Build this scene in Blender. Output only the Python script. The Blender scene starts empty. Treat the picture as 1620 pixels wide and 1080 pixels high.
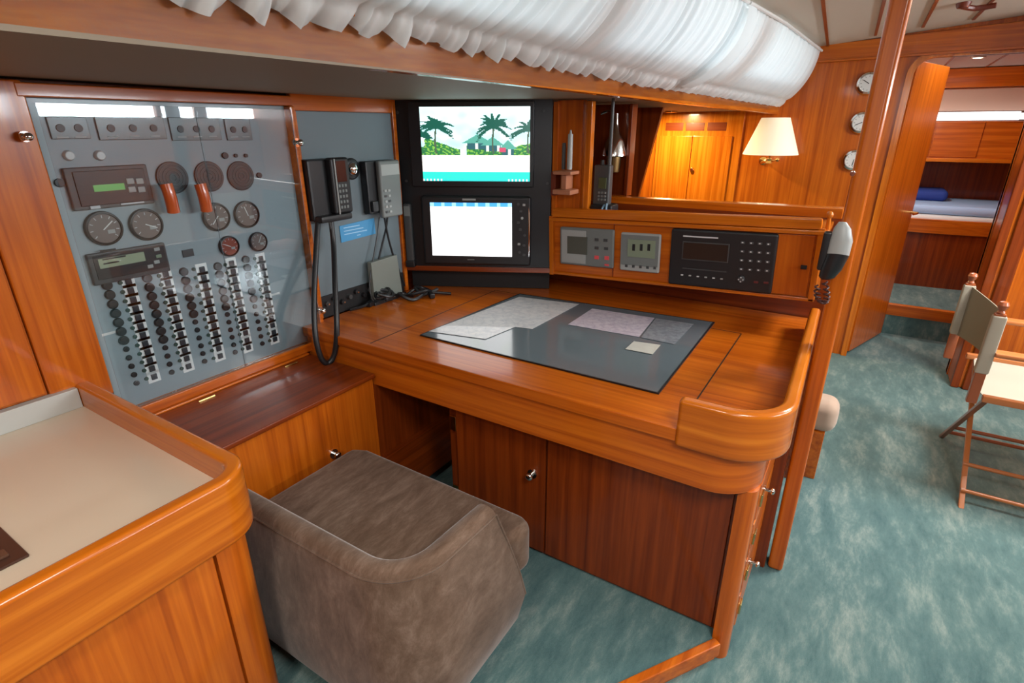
import bpy, bmesh, math, random
from mathutils import Matrix, Vector, noise as mnoise
random.seed(7)
sc = bpy.context.scene
COL = sc.collection
PI = math.pi

# ---------------------------------------------------------------- camera
CAM = Vector((0, 0, 1.5))
FPX = 862.158
RX = Vector((0.533475, -0.845812, -0.002492))      # camera right / up / back in world axes
RY = Vector((0.310241, 0.192934, 0.930874))
RZ = Vector((-0.786864, -0.497372, 0.365331))
cd = bpy.data.cameras.new('camera'); cam = bpy.data.objects.new('camera', cd); COL.objects.link(cam)
cd.sensor_width = 36.0; cd.lens = 36.0 * FPX / 1620.0; cd.clip_start = 0.02; cd.clip_end = 60
m3 = Matrix((RX, RY, RZ)).transposed()
cam.matrix_world = Matrix.Translation(CAM) @ m3.to_4x4()
sc.camera = cam
sc.view_settings.view_transform = 'Standard'; sc.view_settings.look = 'None'
sc.view_settings.gamma = 1.0; sc.view_settings.use_curve_mapping = False
sc.view_settings.exposure = 0.32

# ---------------------------------------------------------------- world, daylight and added fill lights
w = bpy.data.worlds.new('sky'); sc.world = w; w.use_nodes = True
bg = w.node_tree.nodes['Background']; bg.inputs[0].default_value = (0.80, 0.90, 1.0, 1); bg.inputs[1].default_value = 1.2

def area(name, loc, target, sx, sy, power, col=(1, 1, 1), spread=180):
    l = bpy.data.lights.new(name, 'AREA'); l.shape = 'RECTANGLE'; l.size = sx; l.size_y = sy
    l.energy = power; l.color = col; l.spread = math.radians(spread)
    o = bpy.data.objects.new(name, l); COL.objects.link(o); o.location = loc
    o.rotation_euler = (Vector(target) - Vector(loc)).to_track_quat('-Z', 'Y').to_euler()
    return o
area('hatch_fill', (0.25, -0.55, 2.09), (0.25, -0.55, 0), 0.56, 0.56, 26, (1.0, 0.97, 0.93))  # added downward fill, set in an out-of-view ceiling hatch
area('saloon_hatch_fill', (2.75, -1.15, 2.14), (2.75, -1.15, 0), 0.66, 0.66, 60, (1.0, 0.98, 0.95))  # added fill over the saloon; its hatch is out of frame
area('starboard_window_daylight', (3.0, -2.50, 1.70), (3.0, 0, 1.3), 3.9, 0.24, 125, (0.93, 0.97, 1.0))
area('port_window_daylight', (2.2, 1.25, 1.98), (2.2, 0.2, 1.75), 3.8, 0.34, 17, (0.95, 0.98, 1.0))
area('cabin_hatch_fill', (4.6, -0.5, 2.02), (4.6, -0.5, 0), 0.42, 0.5, 5, (1.0, 0.97, 0.93))  # added fill for the forward cabin, from an unseen hatch
area('cabin_fill_light', (5.35, 0.05, 1.935), (5.6, -0.3, 0.4), 0.3, 0.2, 16, (1.0, 0.95, 0.88))  # added to brighten the berth; the lamp sits out of sight
area('dome_fill_light', (-0.30, 0.40, 1.925), (-0.30, 0.40, 0), 0.20, 0.20, 8, (1.0, 0.93, 0.82))  # added lamp out of frame, brightens the galley counter
area('companionway_fill', (-1.15, -0.5, 1.75), (1.4, 0.3, 0.9), 0.75, 0.6, 5, (1.0, 0.98, 0.96))  # fill from aft, added behind the camera

# ---------------------------------------------------------------- materials
MATS = {}
def newmat(name):
    m = bpy.data.materials.new(name); m.use_nodes = True
    nt = m.node_tree; b = nt.nodes['Principled BSDF']
    return m, nt, b
def mat(name, col, rough=0.5, metal=0.0, coat=0.0, spec=None, bump=0, bscale=200, sheen=0):
    if name in MATS: return MATS[name]
    m, nt, b = newmat(name)
    b.inputs['Base Color'].default_value = (*col, 1); b.inputs['Roughness'].default_value = rough
    b.inputs['Metallic'].default_value = metal; b.inputs['Coat Weight'].default_value = coat
    b.inputs['Coat Roughness'].default_value = 0.08
    if spec is not None: b.inputs['Specular IOR Level'].default_value = spec
    b.inputs['Sheen Weight'].default_value = sheen
    tc = nt.nodes.new('ShaderNodeTexCoord'); n = nt.nodes.new('ShaderNodeTexNoise'); n.inputs['Scale'].default_value = bscale if bump else 14
    nt.links.new(tc.outputs['Object'], n.inputs['Vector'])
    if bump:
        bp = nt.nodes.new('ShaderNodeBump'); bp.inputs['Strength'].default_value = bump; bp.inputs['Distance'].default_value = 0.002
        nt.links.new(n.outputs['Fac'], bp.inputs['Height']); nt.links.new(bp.outputs['Normal'], b.inputs['Normal'])
    else:
        mr = nt.nodes.new('ShaderNodeMapRange'); mr.inputs['To Min'].default_value = max(rough - .01, 0); mr.inputs['To Max'].default_value = rough + .015
        nt.links.new(n.outputs['Fac'], mr.inputs['Value']); nt.links.new(mr.outputs['Result'], b.inputs['Roughness'])
    MATS[name] = m; return m
def ramp(nt, pts):
    r = nt.nodes.new('ShaderNodeValToRGB'); e = r.color_ramp.elements
    while len(e) < len(pts): e.new(0.5)
    for k, (p, c) in enumerate(pts): e[k].position = p; e[k].color = (*c, 1)
    return r
def wood(name, axis, cols, rough=0.28, coat=0.35, strips=False):
    """varnished teak, grain running along axis 0/1/2"""
    m, nt, b = newmat(name)
    tc = nt.nodes.new('ShaderNodeTexCoord'); mp = nt.nodes.new('ShaderNodeMapping')
    axs = axis if isinstance(axis, tuple) else (axis,)
    s = [40.0, 40.0, 40.0]
    for k in axs: s[k] = 1.1
    mp.inputs['Scale'].default_value = s
    nt.links.new(tc.outputs['Object'], mp.inputs['Vector'])
    n1 = nt.nodes.new('ShaderNodeTexNoise'); n1.inputs['Scale'].default_value = 1.0; n1.inputs['Detail'].default_value = 4; n1.inputs['Distortion'].default_value = 0.6
    nt.links.new(mp.outputs[0], n1.inputs['Vector'])
    mp2 = nt.nodes.new('ShaderNodeMapping'); s2 = [150.0 if k not in axs else 5.0 for k in range(3)]; mp2.inputs['Scale'].default_value = s2
    nt.links.new(tc.outputs['Object'], mp2.inputs['Vector'])
    n2 = nt.nodes.new('ShaderNodeTexNoise'); n2.inputs['Scale'].default_value = 1.0; n2.inputs['Detail'].default_value = 2
    nt.links.new(mp2.outputs[0], n2.inputs['Vector'])
    mx = nt.nodes.new('ShaderNodeMath'); mx.operation = 'MULTIPLY_ADD'; mx.inputs[1].default_value = 0.35; 
    nt.links.new(n2.outputs['Fac'], mx.inputs[0]); nt.links.new(n1.outputs['Fac'], mx.inputs[2])
    r = ramp(nt, [(0.38, cols[0]), (0.62, cols[1]), (0.88, cols[2])])
    nt.links.new(mx.outputs[0], r.inputs[0]); nt.links.new(r.outputs[0], b.inputs['Base Color'])
    b.inputs['Roughness'].default_value = rough; b.inputs['Coat Weight'].default_value = coat; b.inputs['Coat Roughness'].default_value = 0.08; b.inputs['Specular IOR Level'].default_value = 0.35
    MATS[name] = m; return m
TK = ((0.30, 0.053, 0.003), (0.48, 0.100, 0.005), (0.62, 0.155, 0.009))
TD = ((0.105, 0.015, 0.002), (0.19, 0.030, 0.003), (0.27, 0.048, 0.005))  # dark teak, deepened to carry the shade under the chart table
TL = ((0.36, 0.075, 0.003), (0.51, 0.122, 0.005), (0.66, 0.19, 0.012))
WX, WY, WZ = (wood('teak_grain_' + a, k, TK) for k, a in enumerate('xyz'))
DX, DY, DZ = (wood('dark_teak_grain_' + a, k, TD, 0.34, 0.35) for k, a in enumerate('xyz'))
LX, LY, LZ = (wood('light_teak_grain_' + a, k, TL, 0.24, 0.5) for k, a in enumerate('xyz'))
LLAM = wood('laminated_light_teak', (0, 1), TL, 0.24, 0.5)
WLAM = wood('laminated_teak', (0, 1), TK, 0.28, 0.35)
def carpet():
    m, nt, b = newmat('carpet')
    tc = nt.nodes.new('ShaderNodeTexCoord'); mp = nt.nodes.new('ShaderNodeMapping'); mp.inputs['Rotation'].default_value = (0, 0, 0.35); mp.inputs['Scale'].default_value = (0.8, 2.3, 1.0)
    nt.links.new(tc.outputs['Object'], mp.inputs[0])
    n = nt.nodes.new('ShaderNodeTexNoise'); n.inputs['Scale'].default_value = 5.2; n.inputs['Detail'].default_value = 10; n.inputs['Roughness'].default_value = 0.74; n.inputs['Distortion'].default_value = 0.15
    nt.links.new(mp.outputs[0], n.inputs['Vector'])
    r = ramp(nt, [(0.32, (0.050, 0.115, 0.122)), (0.50, (0.095, 0.178, 0.176)), (0.60, (0.170, 0.248, 0.232)), (0.76, (0.33, 0.39, 0.35))])
    nt.links.new(n.outputs['Fac'], r.inputs[0])
    f = nt.nodes.new('ShaderNodeTexNoise'); f.inputs['Scale'].default_value = 420; nt.links.new(tc.outputs['Object'], f.inputs['Vector'])
    mr = nt.nodes.new('ShaderNodeMapRange'); mr.inputs['To Min'].default_value = 0.75; mr.inputs['To Max'].default_value = 1.25; nt.links.new(f.outputs['Fac'], mr.inputs['Value'])
    mm = nt.nodes.new('ShaderNodeVectorMath'); mm.operation = 'SCALE'; nt.links.new(r.outputs[0], mm.inputs[0]); nt.links.new(mr.outputs[0], mm.inputs['Scale'])
    nt.links.new(mm.outputs[0], b.inputs['Base Color'])
    bp = nt.nodes.new('ShaderNodeBump'); bp.inputs['Strength'].default_value = 0.5; bp.inputs['Distance'].default_value = 0.004
    nt.links.new(f.outputs['Fac'], bp.inputs['Height']); nt.links.new(bp.outputs[0], b.inputs['Normal'])
    b.inputs['Roughness'].default_value = 0.95; b.inputs['Specular IOR Level'].default_value = 0.1; b.inputs['Sheen Weight'].default_value = 0.2
    return m
def suede():
    m, nt, b = newmat('suede')
    tc = nt.nodes.new('ShaderNodeTexCoord'); mp = nt.nodes.new('ShaderNodeMapping'); mp.inputs['Rotation'].default_value = (0.3, 0.5, 0.6); mp.inputs['Scale'].default_value = (1, 3.2, 1.5)
    nt.links.new(tc.outputs['Object'], mp.inputs[0])
    n = nt.nodes.new('ShaderNodeTexNoise'); n.inputs['Scale'].default_value = 7; n.inputs['Detail'].default_value = 9; n.inputs['Roughness'].default_value = 0.75; n.inputs['Distortion'].default_value = 0.3
    nt.links.new(mp.outputs[0], n.inputs['Vector'])
    r = ramp(nt, [(0.32, (0.085, 0.047, 0.027)), (0.52, (0.150, 0.095, 0.064)), (0.72, (0.245, 0.170, 0.128))])
    nt.links.new(n.outputs['Fac'], r.inputs[0]); nt.links.new(r.outputs[0], b.inputs['Base Color'])
    b.inputs['Roughness'].default_value = 0.85; b.inputs['Sheen Weight'].default_value = 0.35; b.inputs['Sheen Roughness'].default_value = 0.4
    b.inputs['Specular IOR Level'].default_value = 0.2
    bp = nt.nodes.new('ShaderNodeBump'); bp.inputs['Strength'].default_value = 0.25; bp.inputs['Distance'].default_value = 0.004
    nt.links.new(n.outputs['Fac'], bp.inputs['Height']); nt.links.new(bp.outputs[0], b.inputs['Normal'])
    return m
CARPET, SUEDE = carpet(), suede()
def curtain_mat():
    m, nt, b = newmat('sheer_cloth')
    nt.nodes.remove(b); out = nt.nodes['Material Output']
    d = nt.nodes.new('ShaderNodeBsdfDiffuse'); d.inputs[0].default_value = (0.88, 0.92, 0.92, 1)
    t = nt.nodes.new('ShaderNodeBsdfTranslucent'); t.inputs[0].default_value = (0.84, 0.92, 0.95, 1)
    mx = nt.nodes.new('ShaderNodeMixShader'); mx.inputs[0].default_value = 0.42
    wv = nt.nodes.new('ShaderNodeTexNoise'); wv.inputs['Scale'].default_value = 300
    tc = nt.nodes.new('ShaderNodeTexCoord'); nt.links.new(tc.outputs['Object'], wv.inputs['Vector'])
    bp = nt.nodes.new('ShaderNodeBump'); bp.inputs['Strength'].default_value = 0.15; nt.links.new(wv.outputs['Fac'], bp.inputs['Height']); nt.links.new(bp.outputs[0], d.inputs['Normal'])
    nt.links.new(d.outputs[0], mx.inputs[1]); nt.links.new(t.outputs[0], mx.inputs[2]); nt.links.new(mx.outputs[0], out.inputs[0])
    return m
CLOTH = curtain_mat()
def glass_mat(name='clear_acrylic', tint=(0.93, 0.96, 0.97)):
    m, nt, b = newmat(name); nt.nodes.remove(b); out = nt.nodes['Material Output']
    t = nt.nodes.new('ShaderNodeBsdfTransparent'); t.inputs[0].default_value = (*tint, 1)
    g = nt.nodes.new('ShaderNodeBsdfGlossy'); g.inputs['Roughness'].default_value = 0.02
    fr = nt.nodes.new('ShaderNodeFresnel'); fr.inputs[0].default_value = 1.5
    mx = nt.nodes.new('ShaderNodeMixShader'); nt.links.new(fr.outputs[0], mx.inputs[0]); nt.links.new(t.outputs[0], mx.inputs[1]); nt.links.new(g.outputs[0], mx.inputs[2])
    nt.links.new(mx.outputs[0], out.inputs[0]); return m
GLASS = glass_mat()
def emis(name, col, s):
    if name in MATS: return MATS[name]
    m, nt, b = newmat(name); b.inputs['Base Color'].default_value = (0.02, 0.02, 0.02, 1); b.inputs['Roughness'].default_value = 0.25
    b.inputs['Emission Color'].default_value = (*col, 1); b.inputs['Emission Strength'].default_value = s
    MATS[name] = m; return m
def screen_mat(name, s):
    m, nt, b = newmat(name); a = nt.nodes.new('ShaderNodeVertexColor'); a.layer_name = 'Col'
    b.inputs['Base Color'].default_value = (0.01, 0.01, 0.01, 1); b.inputs['Roughness'].default_value = 0.2
    nt.links.new(a.outputs[0], b.inputs['Emission Color']); b.inputs['Emission Strength'].default_value = s
    return m
def paper_mat(name, base, ink, scale):
    m, nt, b = newmat(name); tc = nt.nodes.new('ShaderNodeTexCoord')
    v = nt.nodes.new('ShaderNodeTexVoronoi'); v.feature = 'DISTANCE_TO_EDGE'; v.inputs['Scale'].default_value = scale; nt.links.new(tc.outputs['Object'], v.inputs['Vector'])
    n = nt.nodes.new('ShaderNodeTexNoise'); n.inputs['Scale'].default_value = scale * 1.5; n.inputs['Detail'].default_value = 6; nt.links.new(tc.outputs['Object'], n.inputs['Vector'])
    r1 = ramp(nt, [(0.02, ink), (0.06, base)]); nt.links.new(v.outputs['Distance'], r1.inputs[0])
    r2 = ramp(nt, [(0.42, ink), (0.58, base)]); nt.links.new(n.outputs['Fac'], r2.inputs[0])
    mx = nt.nodes.new('ShaderNodeMix'); mx.data_type = 'RGBA'; mx.inputs[0].default_value = 0.6
    nt.links.new(r1.outputs[0], mx.inputs[6]); nt.links.new(r2.outputs[0], mx.inputs[7]); nt.links.new(mx.outputs[2], b.inputs['Base Color'])
    b.inputs['Roughness'].default_value = 0.35; b.inputs['Coat Weight'].default_value = 0.5; return m
BLACK = mat('black_plastic', (0.012, 0.013, 0.015), 0.38)
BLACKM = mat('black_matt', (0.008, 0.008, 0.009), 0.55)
BOARD = mat('black_board', (0.010, 0.013, 0.016), 0.35)
GREYP = mat('blue_grey_panel', (0.31, 0.38, 0.41), 0.38, coat=0.1)
GREYP2 = mat('slate_panel', (0.15, 0.20, 0.225), 0.45)
DGREY = mat('dark_grey_plastic', (0.055, 0.060, 0.062), 0.4)
MGREY = mat('mid_grey_plastic', (0.17, 0.19, 0.185), 0.45)
LGREY = mat('light_grey_plastic', (0.36, 0.38, 0.37), 0.4)
WHITE = mat('white_plastic', (0.75, 0.76, 0.74), 0.35)
PALE = mat('pale_lettering', (0.6, 0.62, 0.64), 0.5)
CHROME = mat('chrome', (0.75, 0.75, 0.73), 0.12, 1.0)
BRASS = mat('brass', (0.75, 0.52, 0.2), 0.2, 1.0)
CREAM = mat('cream_laminate', (0.76, 0.64, 0.49), 0.28, coat=0.15)
SPLASH = mat('grey_white_laminate', (0.52, 0.53, 0.50), 0.3)
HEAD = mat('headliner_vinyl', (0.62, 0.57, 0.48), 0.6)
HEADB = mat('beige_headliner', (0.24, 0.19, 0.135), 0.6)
MAT = mat('chart_mat_plastic', (0.13, 0.165, 0.185), 0.16, coat=0.7)
SHADE = None
CANVAS = mat('sand_canvas', (0.36, 0.33, 0.26), 0.85, bump=0.3, bscale=500)
CANVASD = mat('olive_canvas', (0.24, 0.215, 0.15), 0.85, bump=0.3, bscale=500)
BEIGE = mat('beige_upholstery', (0.42, 0.30, 0.22), 0.85, sheen=0.3)
RED = mat('red_button', (0.75, 0.09, 0.10), 0.4)
BLUE = mat('blue_card', (0.06, 0.32, 0.62), 0.45)
BLUEL = mat('blue_linen', (0.36, 0.52, 0.78), 0.8)
BLUED = mat('navy_linen', (0.02, 0.05, 0.28), 0.8)
LCD = mat('green_grey_lcd', (0.22, 0.28, 0.20), 0.25)
LCDD = mat('dark_lcd', (0.09, 0.10, 0.085), 0.22)
ORANGE = mat('orange_wood_knob', (0.50, 0.085, 0.012), 0.3, coat=0.5)
DIAL = mat('dial_face', (0.16, 0.13, 0.12), 0.3, coat=0.4)
DIALR = mat('red_dial_face', (0.26, 0.05, 0.03), 0.3, coat=0.4)
BROWN = mat('brown_enamel', (0.07, 0.030, 0.020), 0.35)

# ---------------------------------------------------------------- mesh builder
class MB:
    def __init__(s): s.bm = bmesh.new()
    def _add(s, b, M=None):
        if M is not None: b.transform(M)
        me = bpy.data.meshes.new('tmp'); b.to_mesh(me); b.free(); s.bm.from_mesh(me); bpy.data.meshes.remove(me); return s
    @staticmethod
    def _bev(b, bev, seg, ang=40):
        if bev <= 0: return
        b.normal_update()
        es = [e for e in b.edges if len(e.link_faces) == 2 and e.calc_face_angle(0) > math.radians(ang)]
        bmesh.ops.bevel(b, geom=es, offset=bev, segments=seg, profile=0.5, affect='EDGES', clamp_overlap=True)
    def box(s, x0, x1, y0, y1, z0, z1, bev=0.0, seg=2, M=None):
        b = bmesh.new(); bmesh.ops.create_cube(b, size=1)
        for v in b.verts: v.co = Vector(((x0 + x1) / 2 + v.co.x * (x1 - x0), (y0 + y1) / 2 + v.co.y * (y1 - y0), (z0 + z1) / 2 + v.co.z * (z1 - z0)))
        s._bev(b, min(bev, abs(x1 - x0) * .49, abs(y1 - y0) * .49, abs(z1 - z0) * .49), seg); return s._add(b, M)
    def prism(s, poly, z0, z1, bev=0.0, seg=2, M=None, ang=40):
        b = bmesh.new(); vs = [b.verts.new((p[0], p[1], z0)) for p in poly]; f = b.faces.new(vs)
        r = bmesh.ops.extrude_face_region(b, geom=[f])
        for e in r['geom']:
            if isinstance(e, bmesh.types.BMVert): e.co.z = z1
        bmesh.ops.recalc_face_normals(b, faces=b.faces); s._bev(b, bev, seg, ang); return s._add(b, M)
    def hexa(s, pts, bev=0.0, M=None):
        """8 points: bottom 4, top 4"""
        b = bmesh.new(); v = [b.verts.new(p) for p in pts]
        for q in ((3, 2, 1, 0), (4, 5, 6, 7), (0, 1, 5, 4), (1, 2, 6, 5), (2, 3, 7, 6), (3, 0, 4, 7)): b.faces.new([v[i] for i in q])
        bmesh.ops.recalc_face_normals(b, faces=b.faces); s._bev(b, bev, 2); return s._add(b, M)
    def cyl(s, p0, p1, r0, r1=None, n=20, bev=0.0, M=None):
        r1 = r0 if r1 is None else r1; p0 = Vector(p0); p1 = Vector(p1); d = p1 - p0
        b = bmesh.new(); bmesh.ops.create_cone(b, cap_ends=True, segments=n, radius1=r0, radius2=r1, depth=d.length)
        s._bev(b, bev, 2, 50)
        T = Matrix.Translation((p0 + p1) / 2) @ d.to_track_quat('Z', 'Y').to_matrix().to_4x4(); b.transform(T); return s._add(b, M)
    def lathe(s, prof, n=24, M=None):
        b = bmesh.new(); rings = []
        for r, z in prof: rings.append([b.verts.new((max(r, 1e-5) * math.cos(2 * PI * k / n), max(r, 1e-5) * math.sin(2 * PI * k / n), z)) for k in range(n)])
        for a, c in zip(rings, rings[1:]):
            for k in range(n): b.faces.new((a[k], a[(k + 1) % n], c[(k + 1) % n], c[k]))
        if prof[0][0] > 1e-4: b.faces.new(list(reversed(rings[0])))
        if prof[-1][0] > 1e-4: b.faces.new(rings[-1])
        bmesh.ops.remove_doubles(b, verts=b.verts, dist=1e-5); bmesh.ops.recalc_face_normals(b, faces=b.faces); return s._add(b, M)
    def tube(s, pts, r, n=8, smooth=4, M=None):
        P = [Vector(p) for p in pts]
        if smooth > 1 and len(P) > 2:
            Q = []
            for i in range(len(P) - 1):
                a, b_, c, d = P[max(i - 1, 0)], P[i], P[i + 1], P[min(i + 2, len(P) - 1)]
                for k in range(smooth):
                    t = k / smooth
                    Q.append(0.5 * ((2 * b_) + (c - a) * t + (2 * a - 5 * b_ + 4 * c - d) * t * t + (3 * b_ - a - 3 * c + d) * t ** 3))
            Q.append(P[-1]); P = Q
        b = bmesh.new(); rings = []; up = Vector((0.13, 0.21, 0.97))
        for i, p in enumerate(P):
            t = (P[min(i + 1, len(P) - 1)] - P[max(i - 1, 0)]); t.normalize()
            x = up.cross(t)
            if x.length < 1e-3: x = Vector((1, 0, 0)).cross(t)
            x.normalize(); y = t.cross(x); up = y
            rr = r(i / (len(P) - 1)) if callable(r) else r
            rings.append([b.verts.new(p + x * rr * math.cos(2 * PI * k / n) + y * rr * math.sin(2 * PI * k / n)) for k in range(n)])
        for a, c in zip(rings, rings[1:]):
            for k in range(n): b.faces.new((a[k], a[(k + 1) % n], c[(k + 1) % n], c[k]))
        b.faces.new(list(reversed(rings[0]))); b.faces.new(rings[-1]); bmesh.ops.recalc_face_normals(b, faces=b.faces); return s._add(b, M)
    def sph(s, c, r, sx=1, sy=1, sz=1, n=16, M=None):
        b = bmesh.new(); bmesh.ops.create_uvsphere(b, u_segments=n, v_segments=max(n // 2, 6), radius=r)
        for v in b.verts: v.co = Vector((c[0] + v.co.x * sx, c[1] + v.co.y * sy, c[2] + v.co.z * sz))
        return s._add(b, M)
    def grid(s, fn, nu, nv, closeu=False, M=None):
        b = bmesh.new(); V = [[b.verts.new(fn(i / nu, j / nv)) for j in range(nv + 1)] for i in range(nu if closeu else nu + 1)]
        for i in range(nu):
            for j in range(nv):
                i2 = (i + 1) % len(V); b.faces.new((V[i][j], V[i2][j], V[i2][j + 1], V[i][j + 1]))
        return s._add(b, M)
    def loft(s, sections, cap=True, M=None):
        """closed cross-sections (lists of points) joined in order"""
        b = bmesh.new(); R = [[b.verts.new(p) for p in sec] for sec in sections]; n = len(R[0])
        for a, c in zip(R, R[1:]):
            for k in range(n): b.faces.new((a[k], a[(k + 1) % n], c[(k + 1) % n], c[k]))
        if cap: b.faces.new(list(reversed(R[0]))); b.faces.new(R[-1])
        bmesh.ops.recalc_face_normals(b, faces=b.faces); return s._add(b, M)
    def build(s, name, material, parent=None, world=True, sharp=38):
        bm = s.bm
        bm.normal_update()
        for f in bm.faces: f.smooth = True
        for e in bm.edges:
            if len(e.link_faces) == 2 and e.calc_face_angle(0) > math.radians(sharp): e.smooth = False
        me = bpy.data.meshes.new(name)
        o = bpy.data.objects.new(name, me); COL.objects.link(o)
        if parent is not None:
            if world: bm.transform(WM[parent.name].inverted())
            o.parent = parent; WM[o.name] = WM[parent.name]
        else:
            if world:
                xs = [v.co for v in bm.verts]
                c = Vector(((min(v.x for v in xs) + max(v.x for v in xs)) / 2, (min(v.y for v in xs) + max(v.y for v in xs)) / 2, min(v.z for v in xs)))
                bm.transform(Matrix.Translation(-c)); o.location = c; WM[o.name] = Matrix.Translation(c)
            else: WM[o.name] = Matrix.Identity(4)
        bm.to_mesh(me); bm.free(); me.materials.append(material)
        if sharp < 100:
            wn = o.modifiers.new('normals', 'WEIGHTED_NORMAL'); wn.keep_sharp = True; wn.weight = 80
        return o
WM = {}
def setp(o, label=None, cat=None, group=None, kind=None):
    for k, v in (('label', label), ('category', cat), ('group', group), ('kind', kind)):
        if v: o[k] = v
    return o
def thing(name, label, cat, M=(0, 0, 0), group=None):
    o = bpy.data.objects.new(name, None); COL.objects.link(o); o.empty_display_size = 0.05
    if not isinstance(M, Matrix): M = Matrix.Translation(M)
    o.matrix_world = M; WM[o.name] = M.copy()
    return setp(o, label, cat, group)
def struct(name, mb, m, parent=None):
    o = mb.build(name, m, parent)
    if parent is None: o['kind'] = 'structure'
    return o
def copy_part(o, parent, M):
    c = o.copy(); COL.objects.link(c); c.parent = parent; c.matrix_local = M
    WM[c.name] = WM[parent.name] @ M; return c

# planes that things are mounted on
class Frame:
    def __init__(s, o, u, v):
        s.o = Vector(o); s.u = Vector(u).normalized(); v = Vector(v); s.n = s.u.cross(v).normalized(); s.v = s.n.cross(s.u).normalized()
        s.M = Matrix.Translation(s.o) @ Matrix((s.u, s.v, s.n)).transposed().to_4x4()
    def uv(s, px, py, n=0.0):
        d = RX * ((px - 810) / FPX) + RY * (-(py - 540) / FPX) - RZ
        o = s.o + s.n * n; t = (o - CAM).dot(s.n) / d.dot(s.n); p = CAM + d * t - o
        return p.dot(s.u), p.dot(s.v)
    def at(s, u, v, n=0.0): return s.M @ Matrix.Translation((u, v, n))
    def pt(s, u, v, n=0.0): return s.M @ Vector((u, v, n))
EP = Frame((0.6, 1.790, 0.0), (1, 0, 0), (0, 0, 1))
MON = Frame((1.88, 1.80, 0.0), (0.32, -0.63, 0), (0, 0, 1))
SH = Frame((2.2, 1.17, 0.866), (0, -1, 0.036), (0, 0, 1))
BK = Frame((4.25, 0.0, 0.0), (0, -1, 0), (0, 0, 1))
TOP = Frame((0, 0, 0.775), (1, 0, 0), (0, 1, 0))
def rect(F, x0, y0, x1, y1, n=0.0):
    a = F.uv(x0, y0, n); b = F.uv(x1, y1, n); c = F.uv(x0, y1, n); d = F.uv(x1, y0, n)
    return (a[0] + c[0]) / 2, (b[0] + d[0]) / 2, (b[1] + c[1]) / 2, (a[1] + d[1]) / 2     # u0,u1,v0,v1

# ================================================================ the setting
def ceil_z(y): return 1.96 + 0.09 * (0.42 - y) if y > -0.7 else 1.96 + 0.09 * 1.12 - 0.05 * (-0.7 - y)
m = MB().box(-1.4, 6.9, -2.45, 1.9, -0.05, 0.0); struct('floor', m, CARPET)
# raised floor of the navigation corner, with the wooden nosing along its diagonal edge
E0 = (1.335, 0.128); E1 = (-0.18, 1.13)
m = MB().prism([(1.345, 0.13), (1.40, 0.13), (1.40, 1.79), (-0.18, 1.79), E1, E0], 0.0, 0.070, 0.0); struct('floor', m, CARPET)
dx, dy = E1[0] - E0[0], E1[1] - E0[1]; L = math.hypot(dx, dy); nx, ny = dy / L, -dx / L
if ny > 0: nx, ny = -nx, -ny
m = MB().prism([E0, E1, (E1[0] + nx * .028, E1[1] + ny * .028), (E0[0] + nx * .028 , E0[1] + ny * .028)], 0.028, 0.079, 0.006)
m.prism([E0, E1, (E1[0] + nx * .012, E1[1] + ny * .012), (E0[0] + nx * .012, E0[1] + ny * .012)], 0.0, 0.03)
struct('trim_1', m, WX)
# port hull side behind everything
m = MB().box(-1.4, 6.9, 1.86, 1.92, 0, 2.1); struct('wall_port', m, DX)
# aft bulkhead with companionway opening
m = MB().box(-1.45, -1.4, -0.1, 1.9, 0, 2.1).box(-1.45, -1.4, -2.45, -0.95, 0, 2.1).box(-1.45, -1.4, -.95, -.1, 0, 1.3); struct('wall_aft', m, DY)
# starboard side with the strip of windows
wins = [(0.6, 1.9), (2.0, 2.98), (3.03, 3.36), (3.48, 4.04), (4.10, 4.22)]
m = MB().box(-1.4, 4.25, -2.47, -2.41, 0, 1.60).box(-1.4, 4.25, -2.47, -2.41, 1.80, 2.1)
xs = -1.4
for a, b_ in wins: m.box(xs, a, -2.47, -2.41, 1.60, 1.80); xs = b_
m.box(xs, 4.25, -2.47, -2.41, 1.60, 1.80)
struct('wall_starboard', m, WX)
for k, (a, b_) in enumerate(wins):
    struct('window_%d' % (k + 1), MB().box(a, b_, -2.445, -2.44, 1.60, 1.80), GLASS)
m = MB().box(1.2, 4.0, -2.405, -1.95, 0.0, 0.42, 0.03).box(1.2, 4.0, -2.405, -2.2, 0.42, 0.85, 0.05)
setp(m.build('settee', BEIGE), 'long beige settee along the starboard side below the windows', 'sofa')
# ceiling in strips, with two openings added for the hatch fill lights
hs = [(-0.03, 0.53, -0.83, -0.27), (2.42, 3.08, -1.48, -0.82)]
def ceil_strip(m, x0, x1, y0, y1):
    ys = sorted({y0, y1, *[y for y in (-0.7,) if y0 < y < y1]})
    for a, b_ in zip(ys, ys[1:]):
        m.hexa([(x0, a, ceil_z(a)), (x1, a, ceil_z(a)), (x1, b_, ceil_z(b_)), (x0, b_, ceil_z(b_)),
                (x0, a, ceil_z(a) + .04), (x1, a, ceil_z(a) + .04), (x1, b_, ceil_z(b_) + .04), (x0, b_, ceil_z(b_) + .04)])
m = MB()
for x0, x1, h in ((-1.4, 1.5, hs[0]), (1.5, 4.25, hs[1])):
    ceil_strip(m, x0, x1, -2.45, h[2]); ceil_strip(m, x0, x1, h[3], 0.95 if x0 < 0 else 0.62)
    ceil_strip(m, x0, h[0], h[2], h[3]); ceil_strip(m, h[1], x1, h[2], h[3])
struct('ceiling', m, HEAD)
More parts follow.
